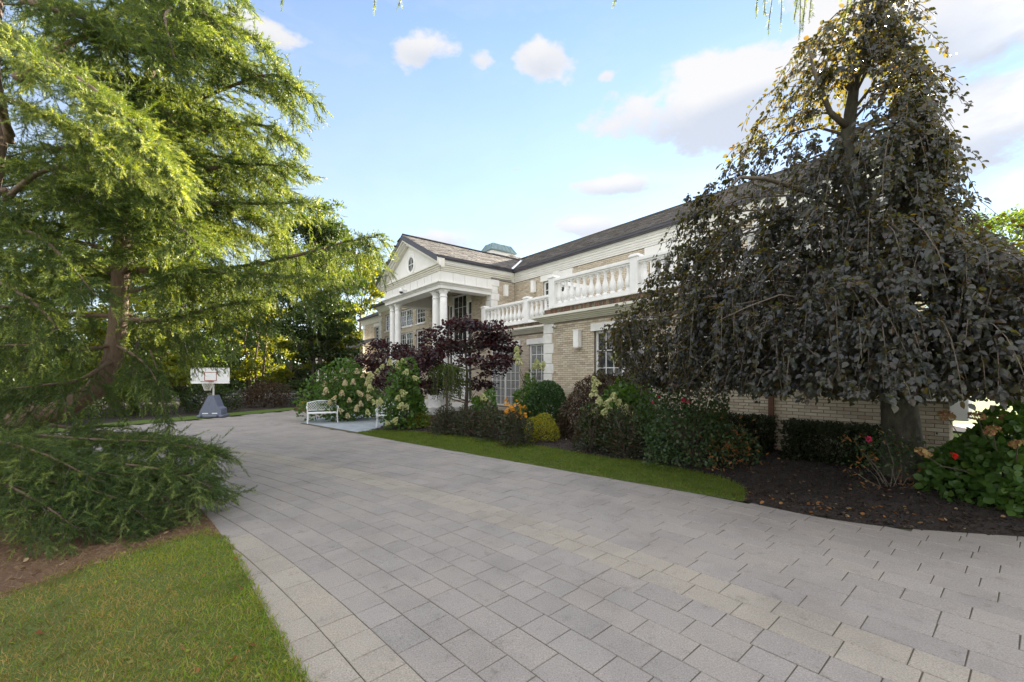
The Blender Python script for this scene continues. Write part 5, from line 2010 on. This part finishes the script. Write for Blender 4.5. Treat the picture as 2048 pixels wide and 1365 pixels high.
beech = thing('weeping_beech', 'big weeping copper beech with dark purple leaves by the drive', 'tree', (0, 0, 0))
tp = [at(1822, 975, 6.6), at(1806, 900, 6.6), at(1797, 800, 6.55), at(1772, 700, 6.5), at(1735, 560, 6.4), at(1712, 420, 6.3), at(1695, 270, 6.25), at(1715, 120, 6.2), at(1735, 45, 6.2)]
tp[0].z = .02
MB().tube(tp, [.40, .25, .215, .19, .16, .13, .09, .05, .02], 14).build('trunk', M['beechbark'], beech, True)
acc = Acc()
tw = MB()
lead = []
bl = np.random.default_rng(5)
nst = 3900
Z = bl.uniform(1.75, 7.2, nst)
wts = np.interp(Z, [1.7, 2.6, 3.6, 5, 7], [1.0, 1.0, .66, .33, .17])
Z = Z[bl.random(nst) < wts * 1.05]
LP, LD, LN, LS = [], [], [], []
MID = [Vector((BX, BY, 2.4)), ]
axis = [(p.z, p.x, p.y) for p in tp]
for z in Z:
    a = bl.uniform(0, 2 * math.pi) if bl.random() < .35 else bl.uniform(math.pi * .93, math.pi * 2.07)
    fr = 1 - .55 * bl.random() ** 1.6
    r = float(beech_r(z, np.array(a))) * fr * (1 + .10 * math.sin(a * 6 + z * 2.6) + .07 * math.sin(a * 13 + z * 7) + .06 * math.sin(z * 5.5))
    out = BE1 * math.cos(a) + BE2 * math.sin(a)
    if bl.random() < .07 and math.cos(a) < .2:
        r *= bl.uniform(1.08, 1.26)
    top = Vector((BX, BY, z)) + out * r
    # a gap through the upper crown where the sky and the leader show
    ct = (top - Vector((BX, BY, 0))).dot(BE1)
    if abs(ct + .27) < .27 and abs(top.z - 5.3 + .06 * math.sin(a)) < .36:
        continue
    if math.sin(a * 3 + z * 2.1 + math.sin(z * 3.7) * 1.5) * math.sin(z * 2.9 + a * 5) > .42 and z > 2.6:
        continue
    ln = bl.uniform(.35, 1.3) * (1 if z < 5 else .7)
    pts = []
    wob = Vector((bl.normal(0, .22), bl.normal(0, .22), 0))
    for k in range(6):
        s = k / 5
        zz = z + .14 * math.sin(s * 2.2) - ln * s * s * .95 - .05 * s
        rr2 = r + .30 * (1 - (1 - s) ** 2) * (1 if z > 3 else .7)
        lim = float(beech_r(max(zz, 1.45), np.array(a))) * 1.06
        rr2 = min(rr2, max(lim, r * .9))
        pts.append(Vector((BX, BY, max(zz, 1.46 + bl.uniform(0, .28)))) + out * rr2 + wob * s)
    tw.tube(pts, [.006, .005, .0045, .004, .003, .002], 4, cap=False)
    if bl.random() < .10:
        # spur back to the trunk
        zi = min(max(z - .15, 1.2), 6.6)
        ax = Vector((np.interp(zi, [q[0] for q in axis], [q[1] for q in axis]), np.interp(zi, [q[0] for q in axis], [q[2] for q in axis]), zi))
        m1 = ax.lerp(pts[0], .35) + Vector((0, 0, .22))
        m2 = ax.lerp(pts[0], .75) + Vector((0, 0, .20))
        lead.append([ax, m1, m2, pts[0], pts[1]])
    A = np.array(pts)
    n = int(48 * ln + 8)
    k = bl.uniform(0, 4.99, n)
    i0 = k.astype(int)
    P = A[i0] + (A[i0 + 1] - A[i0]) * (k - i0)[:, None]
    tdir = nrm(A[i0 + 1] - A[i0])
    sd2 = nrm(np.cross(tdir, bl.normal(size=(n, 3))))
    LP.append(P + sd2 * .02 + bl.normal(0, .022, (n, 3)))
    LD.append(sd2 * .8 + tdir * .5 + np.array([0, 0, -.5]) + np.array(out) * .25 + bl.normal(0, .2, (n, 3)))
    LN.append(np.array(out) * .75 + np.array([0, 0, .55]) + bl.normal(0, .38, (n, 3)))
    LS.append(bl.uniform(.034, .086, n))
LP, LD, LN, LS = map(np.concatenate, (LP, LD, LN, LS))
dist = np.linalg.norm(LP - np.array([0, 0, EYE]), axis=1)
out = nrm(LP - np.array([BX, BY, 0]))
cand = np.where((LP[:, 1] < BY) & (np.abs(LP[:, 0] / LP[:, 1]) < 1.18))[0]
order = cand[np.argsort(dist[cand])][:1200]
pickd = bl.choice(order, 240, replace=False)
mask = np.ones(len(LP), bool)
mask[pickd] = False
LB = ([(0, 0, 0), (-.27, .14, .07), (-.38, .42, .12), (-.25, .76, .05), (.02, 1.05, -.12), (.26, .74, .09), (.38, .44, .05), (.27, .16, .10)], [(0, 4, 3, 2), (0, 2, 1, 1), (0, 6, 5, 4), (0, 7, 6, 6)])
LB = (LB[0], [(0, 3, 2, 1), (0, 4, 3, 3), (0, 5, 4, 4), (0, 7, 6, 5)])
LBT = (LB[0], [(0, 2, 1), (0, 3, 2), (0, 4, 3), (0, 5, 4), (0, 6, 5), (0, 7, 6)])
V, F = scatter(LBT[0], LBT[1], LP[mask], LD[mask], LN[mask], LS[mask])
crown = npmesh('crown', V, F, L['beech'], beech, kind='stuff')
tw.build('hanging_twigs', M['twig'], beech, kind='stuff')
y_ = nrm(LD[pickd])
z_ = LN[pickd]
z_ = nrm(z_ - y_ * (z_ * y_).sum(1, keepdims=True))
x_ = np.cross(y_, z_)
lm_ = MB().add(LBT[0], LBT[1]).mesh('leaf', L['beech'])
for i, k in enumerate(pickd):
    mt = Matrix(((x_[i][0], y_[i][0], z_[i][0]), (x_[i][1], y_[i][1], z_[i][1]), (x_[i][2], y_[i][2], z_[i][2])))
    o = inst('leaf', lm_, beech, LP[k], mt.to_euler(), (float(LS[k]),) * 3)
for i, pts in enumerate(lead):
    MB().tube(pts, [.022, .018, .013, .009, .006], 6).build('branch', M['twig'], beech, True)
for pts, r0 in (([at(1712, 430, 6.3), at(1620, 385, 6.2), at(1530, 357, 6.2), at(1480, 355, 6.2), at(1455, 380, 6.15), at(1430, 425, 6.1)], .045),
                ([at(1700, 260, 6.25), at(1660, 225, 6.1), at(1630, 150, 6.0), at(1616, 90, 6.0)], .05),
                ([at(1718, 120, 6.2), at(1735, 40, 6.1), at(1758, 15, 6.1), at(1768, 40, 6.05), at(1775, 80, 6.0)], .022),
                ([at(1700, 270, 6.25), at(1740, 250, 6.0), at(1790, 230, 5.8), at(1850, 260, 5.6)], .06),
                ([at(1735, 560, 6.4), at(1700, 610, 5.7), at(1560, 590, 5.5), at(1500, 612, 5.4), at(1440, 640, 5.4)], .018)):
    MB().tube(pts, [r0 * (1 - .8 * i / (len(pts) - 1)) for i in range(len(pts))], 7).build('branch', M['twig'], beech, True)

# ------------------------------------------------------------------ cedars
def sprig_template(seed, n=30, w=.030):
    """a twig tip: needles in whorls round the axis (y from 0 to 1)"""
    r = np.random.default_rng(seed)
    V, F = [], []
    for i in range(n):
        t = (i + .5) / n
        a = r.uniform(0, 6.28)
        ln = r.uniform(.24, .36) * (1 - .25 * t)
        tilt = R(r.uniform(38, 68)) * (1 - .35 * t)
        d = np.array([math.cos(a) * math.sin(tilt), math.cos(tilt), math.sin(a) * math.sin(tilt)])
        s = nrm(np.cross(d, r.normal(size=3)))
        p = np.array([0, t, 0])
        b0 = len(V)
        V += [p - s * w * .5, p + s * w * .5, p + d * ln]
        F.append((b0, b0 + 1, b0 + 2))
    # the twig itself
    b0 = len(V)
    V += [np.array([-.012, 0, 0]), np.array([.012, 0, 0]), np.array([0, .95, .0])]
    F.append((b0, b0 + 1, b0 + 2))
    return np.array(V), np.array(F)


SPRIGS = [sprig_template(500 + i, 24, .058) for i in range(4)]
SPRIGN = [sprig_template(520 + i, 38, .036) for i in range(4)]


class Conifer:
    def __init__(self, root, seed):
        self.root, self.acc, self.r = root, Acc(), np.random.default_rng(seed)
        self.young = Acc()
        self.wood = MB()

    def spray(self, P, D, size, fine=False, young=0.0):
        P = np.asarray(P); D = np.asarray(D)
        n = len(P)
        tpl = SPRIGN if fine else SPRIGS
        k = self.r.integers(0, 4, n)
        yg = self.r.random(n) < young
        for i in range(4):
            for fl, ac in ((False, self.acc), (True, self.young)):
                m = (k == i) & (yg == fl)
                if m.any():
                    ac.add(*scatter(tpl[i][0], tpl[i][1], P[m], D[m], self.r.normal(size=(m.sum(), 3)), self.r.uniform(size * .75, size * 1.2, m.sum())))

    def bough(self, pts, rad, width, droop, size=.13, dens=1.0, hang=0.0, start=.12, fine=False, young=.06, lift=0.0, up=.0, name='branch', curtain=False):
        """a limb with side branchlets that droop at their ends and carry needle sprays"""
        r = self.r
        A = [Vector(p) for p in pts]
        if A[0].z > 3.5 and not curtain:      # upper boughs are held flat, only the tips nod
            droop, hang = droop * .42, hang * .3
        # resample the limb smoothly
        C = []
        for i in range(len(A) - 1):
            p0, p1, p2, p3 = A[max(i - 1, 0)], A[i], A[i + 1], A[min(i + 2, len(A) - 1)]
            for k in range(6):
                t = k / 6
                C.append(.5 * ((2 * p1) + (p2 - p0) * t + (2 * p0 - 5 * p1 + 4 * p2 - p3) * t * t + (3 * p1 - p0 - 3 * p2 + p3) * t ** 3))
        C.append(A[-1])
        m = len(C)
        MB().tube(C, [rad * (1 - .88 * i / (m - 1)) for i in range(m)], 7).build(name, M['bark'], self.root, True)
        L_ = sum((C[i + 1] - C[i]).length for i in range(m - 1))
        nb = int(L_ / .085 * dens)
        SP, SD, YO, YV = [], [], [], []
        tb = self.wood
        for j in range(nb):
            s = start + (1 - start) * (j + r.random()) / nb
            x = s * (m - 1)
            i = min(int(x), m - 2)
            p = C[i].lerp(C[i + 1], x - i)
            T = (C[i + 1] - C[i]).normalized()
            side = T.cross(Vector((0, 0, 1)))
            side = side.normalized() if side.length > .1 else Vector((1, 0, 0))
            sg = 1 if j % 2 else -1
            wl = width * (1 - .55 * s ** 2) * r.uniform(.55, 1.15)
            ang = r.uniform(.55, 1.15)
            d = (T * math.cos(ang) + side * sg * math.sin(ang) + Vector((0, 0, up + r.normal(0, .18)))).normalized()
            if r.random() < hang:
                d = (T * .5 + side * sg * .25 + Vector((0, 0, -.9))).normalized()
            q = [p + d * (wl * k / 5) + Vector((0, 0, -droop * wl * (k / 5) ** 2)) + Vector(r.normal(0, .012, 3)) for k in range(6)]
            tb.tube(q, [.006, .005, .0045, .004, .003, .002], 3, cap=False)
            Q = np.array(q)
            ns = max(4, int(wl / (size * .42) * 2.6))
            kk = r.uniform(.2, 4.99, ns)
            i0 = kk.astype(int)
            pp = Q[i0] + (Q[i0 + 1] - Q[i0]) * (kk - i0)[:, None]
            dd = nrm(Q[i0 + 1] - Q[i0]) * .9 + r.normal(0, .45, (ns, 3)) + np.array([0, 0, -.22 * droop - .05 + lift])
            SP.append(pp); SD.append(dd)
            SP.append(Q[-1:]); SD.append((Q[-1:] - Q[-2:-1])); YO.append(ns + 1); YV.append(np.concatenate([kk / 5, [1.0]]))
            # second-order twigs
            k0 = len(SP)
            for _ in range(int(wl / .16)):
                k = int(r.integers(1, 5))
                e = nrm(Q[k] - Q[k - 1])
                dv = nrm(e * .7 + r.normal(0, .5, 3) + np.array([0, 0, -.35 * droop + lift]))
                l2 = r.uniform(.12, .32) * min(1, wl / .6 + .3)
                cnt = max(2, int(l2 / (size * .45)))
                f = np.linspace(.1, .95, cnt)[:, None]
                SP.append(Q[k] + dv * l2 * f + np.array([0, 0, -.25]) * droop * (l2 * f) ** 2)
                SD.append(np.tile(dv, (cnt, 1)) + r.normal(0, .25, (cnt, 3)) + np.array([0, 0, -.2 * droop]))
                YV.append(f[:, 0] * .6 + .2 * k / 5)
        # sprays straight on the limb
        kk = r.uniform(m * start, m - 1.01, int(L_ / .05))
        i0 = kk.astype(int)
        Ca = np.array(C)
        SP.append(Ca[i0] + (Ca[i0 + 1] - Ca[i0]) * (kk - i0)[:, None])
        SD.append(nrm(Ca[i0 + 1] - Ca[i0]) * .5 + r.normal(0, .5, (len(kk), 3)) + [0, 0, .5])
        YV.append(np.full(len(kk), .3))
        yv = np.concatenate(YV)
        self.spray(np.concatenate(SP), np.concatenate(SD), size, fine, np.clip((yv - .55) * 1.7, 0, .85) * (.5 + young * 2) + young * .3)

    def done(self):
        self.wood.build('twigs', M['darkbark'], self.root, kind='stuff')
        if self.acc.n:
            self.acc.build('needles', L['needle'], self.root, kind='stuff')
        if self.young.n:
            self.young.build('young_needles', L['needle2'], self.root, kind='stuff')


ced = thing('cedar_tree', 'large blue-green cedar with curved trunk and drooping boughs left of the drive', 'tree', (0, 0, 0), 0, 'cedars on the left island')
tpts = [Vector((-9.3, 7.2, -.05)), Vector((-9.0, 7.3, .55)), at(60, 830, 7.7), at(121, 822, 7.8), at(193, 778, 7.9), at(226, 720, 8), at(236, 651, 8), at(241, 551, 8), at(245, 470, 8), at(262, 400, 8), at(278, 320, 8), at(290, 230, 8), at(303, 120, 8), at(312, -60, 8), at(318, -220, 8)]
MB().tube(tpts, [.30, .26, .21, .185, .165, .15, .14, .13, .12, .11, .10, .09, .075, .05, .02], 12).build('trunk', M['bark'], ced, True)
MB().tube([at(236, 640, 8), at(252, 560, 8.15), at(258, 470, 8.2), at(268, 380, 8.25)], [.10, .09, .075, .04], 9).build('trunk', M['bark'], ced, True)
cf = Conifer(ced, 3)
B = cf.bough
# boughs towards the drive (right)
B([at(245, 541, 8), at(370, 538, 7.8), at(480, 535, 7.6), at(590, 512, 7.4), at(680, 487, 7.3), at(752, 474, 7.2)], .065, 1.05, .8, hang=.42, dens=1.35, curtain=True)
B([at(300, 535, 8), at(440, 545, 7.2), at(560, 550, 6.9), at(650, 560, 6.8)], .035, .8, .7, hang=.3, dens=.9)
B([at(255, 430, 8), at(400, 408, 7.7), at(520, 408, 7.5), at(622, 406, 7.4)], .055, .95, .8, hang=.3)
B([at(268, 372, 8), at(420, 338, 7.6), at(520, 330, 7.5), at(598, 336, 7.4)], .05, .85, .7, hang=.25)
B([at(280, 300, 8), at(420, 262, 7.7), at(520, 250, 7.5), at(580, 278, 7.4)], .045, .8, .7, hang=.25)
B([at(286, 250, 8), at(420, 190, 7.7), at(540, 150, 7.4), at(604, 182, 7.3)], .045, .85, .7, hang=.25, dens=1.1)
B([at(296, 170, 8), at(390, 110, 7.7), at(500, 140, 7.5), at(585, 215, 7.3)], .045, .9, .6, hang=.2, dens=1.1)
B([at(300, 130, 8), at(360, 70, 7.8), at(410, 60, 7.6), at(470, 100, 7.4)], .04, .75, .7, hang=.2)
B([at(308, 20, 8), at(370, -10, 7.6), at(430, 20, 7.3)], .04, .8, .7, hang=.2)
B([at(310, -30, 8), at(400, -80, 7.6), at(470, -20, 7.2)], .04, .8, .7)
# towards the camera
B([at(262, 400, 8), at(300, 400, 7.0), at(350, 440, 6.2), at(400, 500, 5.8)], .045, .85, .75, hang=.25)
B([at(280, 310, 8), at(290, 280, 6.9), at(310, 300, 6.0), at(340, 360, 5.6)], .045, .85, .7, hang=.2)
B([at(290, 230, 8), at(280, 190, 6.9), at(250, 180, 6.2), at(230, 240, 5.8)], .045, .85, .6, hang=.15)
B([at(300, 130, 8), at(270, 70, 6.9), at(240, 60, 6.2), at(200, 110, 5.9)], .045, .9, .6, hang=.15)
B([at(305, 60, 8), at(340, 20, 6.8), at(330, 40, 6.0), at(350, 120, 5.8)], .045, .9, .6)
# lower right sweep
B([at(238, 640, 8), at(340, 640, 7.4), at(430, 615, 7.1), at(510, 600, 6.9)], .05, .55, .55, hang=.08, dens=1.1)
B([at(232, 690, 8), at(275, 715, 7.2), at(300, 740, 6.8), at(318, 775, 6.5)], .03, .4, .9, hang=.3)
B([at(300, 700, 7.2), at(320, 760, 6.9), at(330, 820, 6.7), at(338, 855, 6.6)], .012, .25, .9, hang=.3)
# left side
B([at(240, 632, 8), at(120, 628, 7.9), at(0, 612, 7.8), at(-120, 610, 7.6)], .05, .95, .8, hang=.4, dens=1.1)
B([at(236, 690, 8), at(140, 700, 7.4), at(40, 690, 7.0), at(-60, 700, 6.8)], .04, .9, .8, hang=.35)
B([at(250, 470, 8), at(150, 455, 7.8), at(40, 440, 7.5), at(-80, 450, 7.2)], .05, .95, .75, hang=.3)
B([at(250, 540, 8), at(150, 525, 7.6), at(50, 520, 7.2), at(-60, 540, 7.0)], .045, .95, .8, hang=.35)
B([at(265, 390, 8), at(170, 370, 7.4), at(60, 365, 7.0), at(-60, 390, 6.8)], .045, .95, .75, hang=.3)
B([at(275, 330, 8), at(180, 300, 7.4), at(80, 300, 7.0), at(-40, 330, 6.8)], .045, .95, .7, hang=.25)
B([at(290, 220, 8), at(180, 160, 7.4), at(90, 130, 7.0), at(-30, 130, 6.6)], .045, .95, .6, hang=.2)
B([at(303, 110, 8), at(200, 40, 7.2), at(110, 10, 6.8), at(0, 10, 6.5)], .045, .95, .6, hang=.2)
B([at(226, 720, 8), at(160, 760, 6.9), at(90, 770, 6.4), at(0, 780, 6.1)], .04, .85, .85, hang=.3)
# away from the camera
B([at(245, 500, 8), at(330, 520, 9.5), at(400, 560, 10.6)], .045, 1.0, .8, hang=.3)
B([at(265, 390, 8), at(380, 440, 9.4), at(460, 470, 10.4)], .045, 1.0, .8, hang=.3)
B([at(238, 620, 8), at(330, 660, 9.2), at(390, 690, 10.2)], .045, 1.0, .8, hang=.3)
B([at(245, 520, 8), at(140, 560, 9.4), at(60, 580, 10.2)], .045, 1.0, .8, hang=.3)
B([at(290, 240, 8), at(380, 300, 9.2), at(450, 350, 10)], .045, 1.0, .8, hang=.3)
# the rest of the crown, whorl after whorl
cr = np.random.default_rng(44)
for i in range(30):
    k = 6.6 + 5.8 * (i + cr.random()) / 30
    i0 = min(int(k), len(tpts) - 2)
    p0 = tpts[i0].lerp(tpts[i0 + 1], k - i0)
    a = i * 2.399 + cr.normal(0, .3)
    if math.sin(a) < -.75:
        a += 1.2
    ln = cr.uniform(2.0, 3.1) * (1 if p0.z < 6 else .8)
    dv = Vector((math.cos(a), math.sin(a), 0))
    B([p0, p0 + dv * ln * .4 + Vector((0, 0, .22)), p0 + dv * ln * .75 + Vector((0, 0, .1)), p0 + dv * ln + Vector((0, 0, -.35))], .04, .95, .7, size=.15, hang=.25, dens=.85)
# low near skirts over the needle bed
for pts, w in (([at(-120, 850, 6.6), at(40, 868, 6.2), at(200, 880, 5.9), at(330, 885, 5.7), at(424, 905, 5.6)], .75),
               ([at(-120, 880, 6.0), at(60, 905, 5.6), at(220, 925, 5.35), at(350, 945, 5.2), at(420, 975, 5.2)], .7),
               ([at(-150, 900, 5.6), at(0, 940, 5.1), at(130, 970, 4.85), at(240, 1000, 4.75), at(300, 1045, 4.7)], .65),
               ([at(-160, 920, 5.2), at(-20, 960, 4.6), at(70, 1000, 4.4), at(150, 1055, 4.3)], .6),
               ([at(-160, 860, 5.6), at(-20, 880, 5.0), at(90, 910, 4.8), at(190, 960, 4.7)], .65),
               ([at(-60, 990, 4.7), at(80, 1000, 4.6), at(200, 1010, 4.75), at(320, 1030, 4.85)], .5),
               ([at(100, 930, 5.6), at(230, 960, 5.3), at(320, 970, 5.3), at(425, 990, 5.4)], .5),
               ([at(100, 850, 6.9), at(230, 870, 6.5), at(340, 880, 6.3), at(410, 930, 6.1)], .6)):
    B(pts, .03, w, .38, size=.125, fine=True, young=.16, dens=1.15, up=.05)
cf.done(); print('TRIS', cf.root.name, sum(len(f) for f in cf.acc.F)+sum(len(f) for f in cf.young.F))

ced2 = thing('cedar_tree', 'second cedar at the left edge whose sunlit boughs reach in from above', 'tree', (0, 0, 0), 0, 'cedars on the left island')
t2 = [Vector((-8.0, 5.9, -.05)), Vector((-7.9, 5.9, 1.2)), Vector((-7.6, 5.95, 2.6)), at(-40, 420, 6.0), at(-14, 280, 6.05), at(-25, 120, 6.1), at(-10, -80, 6.1), at(60, -300, 6.1)]
MB().tube(t2, [.26, .21, .18, .16, .14, .12, .09, .04], 12).build('trunk', M['bark'], ced2, True)
cf = Conifer(ced2, 8)
B = cf.bough
B([at(20, 285, 6.05), at(-20, 60, 5.2), at(80, 110, 4.6), at(200, 190, 4.4), at(290, 270, 4.4), at(350, 360, 4.5)], .05, .75, .5, size=.12, fine=True, young=.30, dens=1.3, hang=.12, start=.3)
B([at(22, 270, 6.05), at(0, 200, 5.3), at(90, 230, 4.9), at(180, 270, 4.8), at(250, 330, 4.8)], .045, .6, .6, size=.12, fine=True, young=.26, dens=1.1, hang=.3, start=.35)
B([at(10, 400, 6.0), at(80, 345, 5.7), at(160, 335, 5.5), at(240, 355, 5.4), at(300, 400, 5.4)], .04, .7, .6, fine=False, dens=1.1, hang=.3)
B([at(30, 160, 6.1), at(100, 110, 6.2), at(190, 60, 6.4), at(260, 20, 6.6), at(330, -10, 6.8)], .06, .8, .6, dens=1.0, hang=.2)
B([at(45, 0, 6.1), at(150, 30, 5.8), at(250, 60, 5.7), at(330, 120, 5.6)], .05, .8, .6, hang=.2)
B([at(6, 460, 6.0), at(70, 470, 5.6), at(130, 520, 5.3), at(190, 590, 5.2)], .04, .7, .7, hang=.3)
B([at(12, 380, 6.0), at(-60, 420, 5.4), at(-40, 520, 5.0)], .04, .7, .7, hang=.3)
B([at(-10, 560, 5.95), at(60, 600, 5.6), at(120, 660, 5.4)], .04, .7, .8, hang=.3)
# the bough overhead, whose tips hang into the top of the view
B([at(50, -80, 6.1), Vector((-4.0, 4.2, 6.2)), Vector((-1.6, 3.3, 5.35)), Vector((.6, 3.05, 4.98)), Vector((2.6, 3.1, 4.78))], .05, .32, .9, size=.11, fine=True, young=.3, dens=.55, hang=.55, start=.35)
hs = []
for u, v0, v1 in ((748, -60, 16), (798, -60, 12), (563, -50, 6), (1512, -60, 22), (1536, -60, 60), (1528, -60, 30), (1562, -60, 46), (1588, -60, 40), (1600, -60, 66), (1606, -60, 52), (1686, -60, 66), (1618, -60, 40), (1232, -50, 4)):
    d = 3.1
    p0, p1 = at(u + random.gauss(8, 6), v0, d), at(u, v1, d)
    n_ = 9
    f = np.linspace(0, 1, n_)[:, None]
    a0, a1 = np.array(p0), np.array(p1)
    cf.spray(a0 + (a1 - a0) * f * .9, np.tile(nrm((a1 - a0)[None]), (n_, 1)) + rng.normal(0, .18, (n_, 3)), .075, True, .3)
    cf.wood.tube([p0, p1], .003, 3)
cf.done(); print('TRIS', cf.root.name, sum(len(f) for f in cf.acc.F)+sum(len(f) for f in cf.young.F))
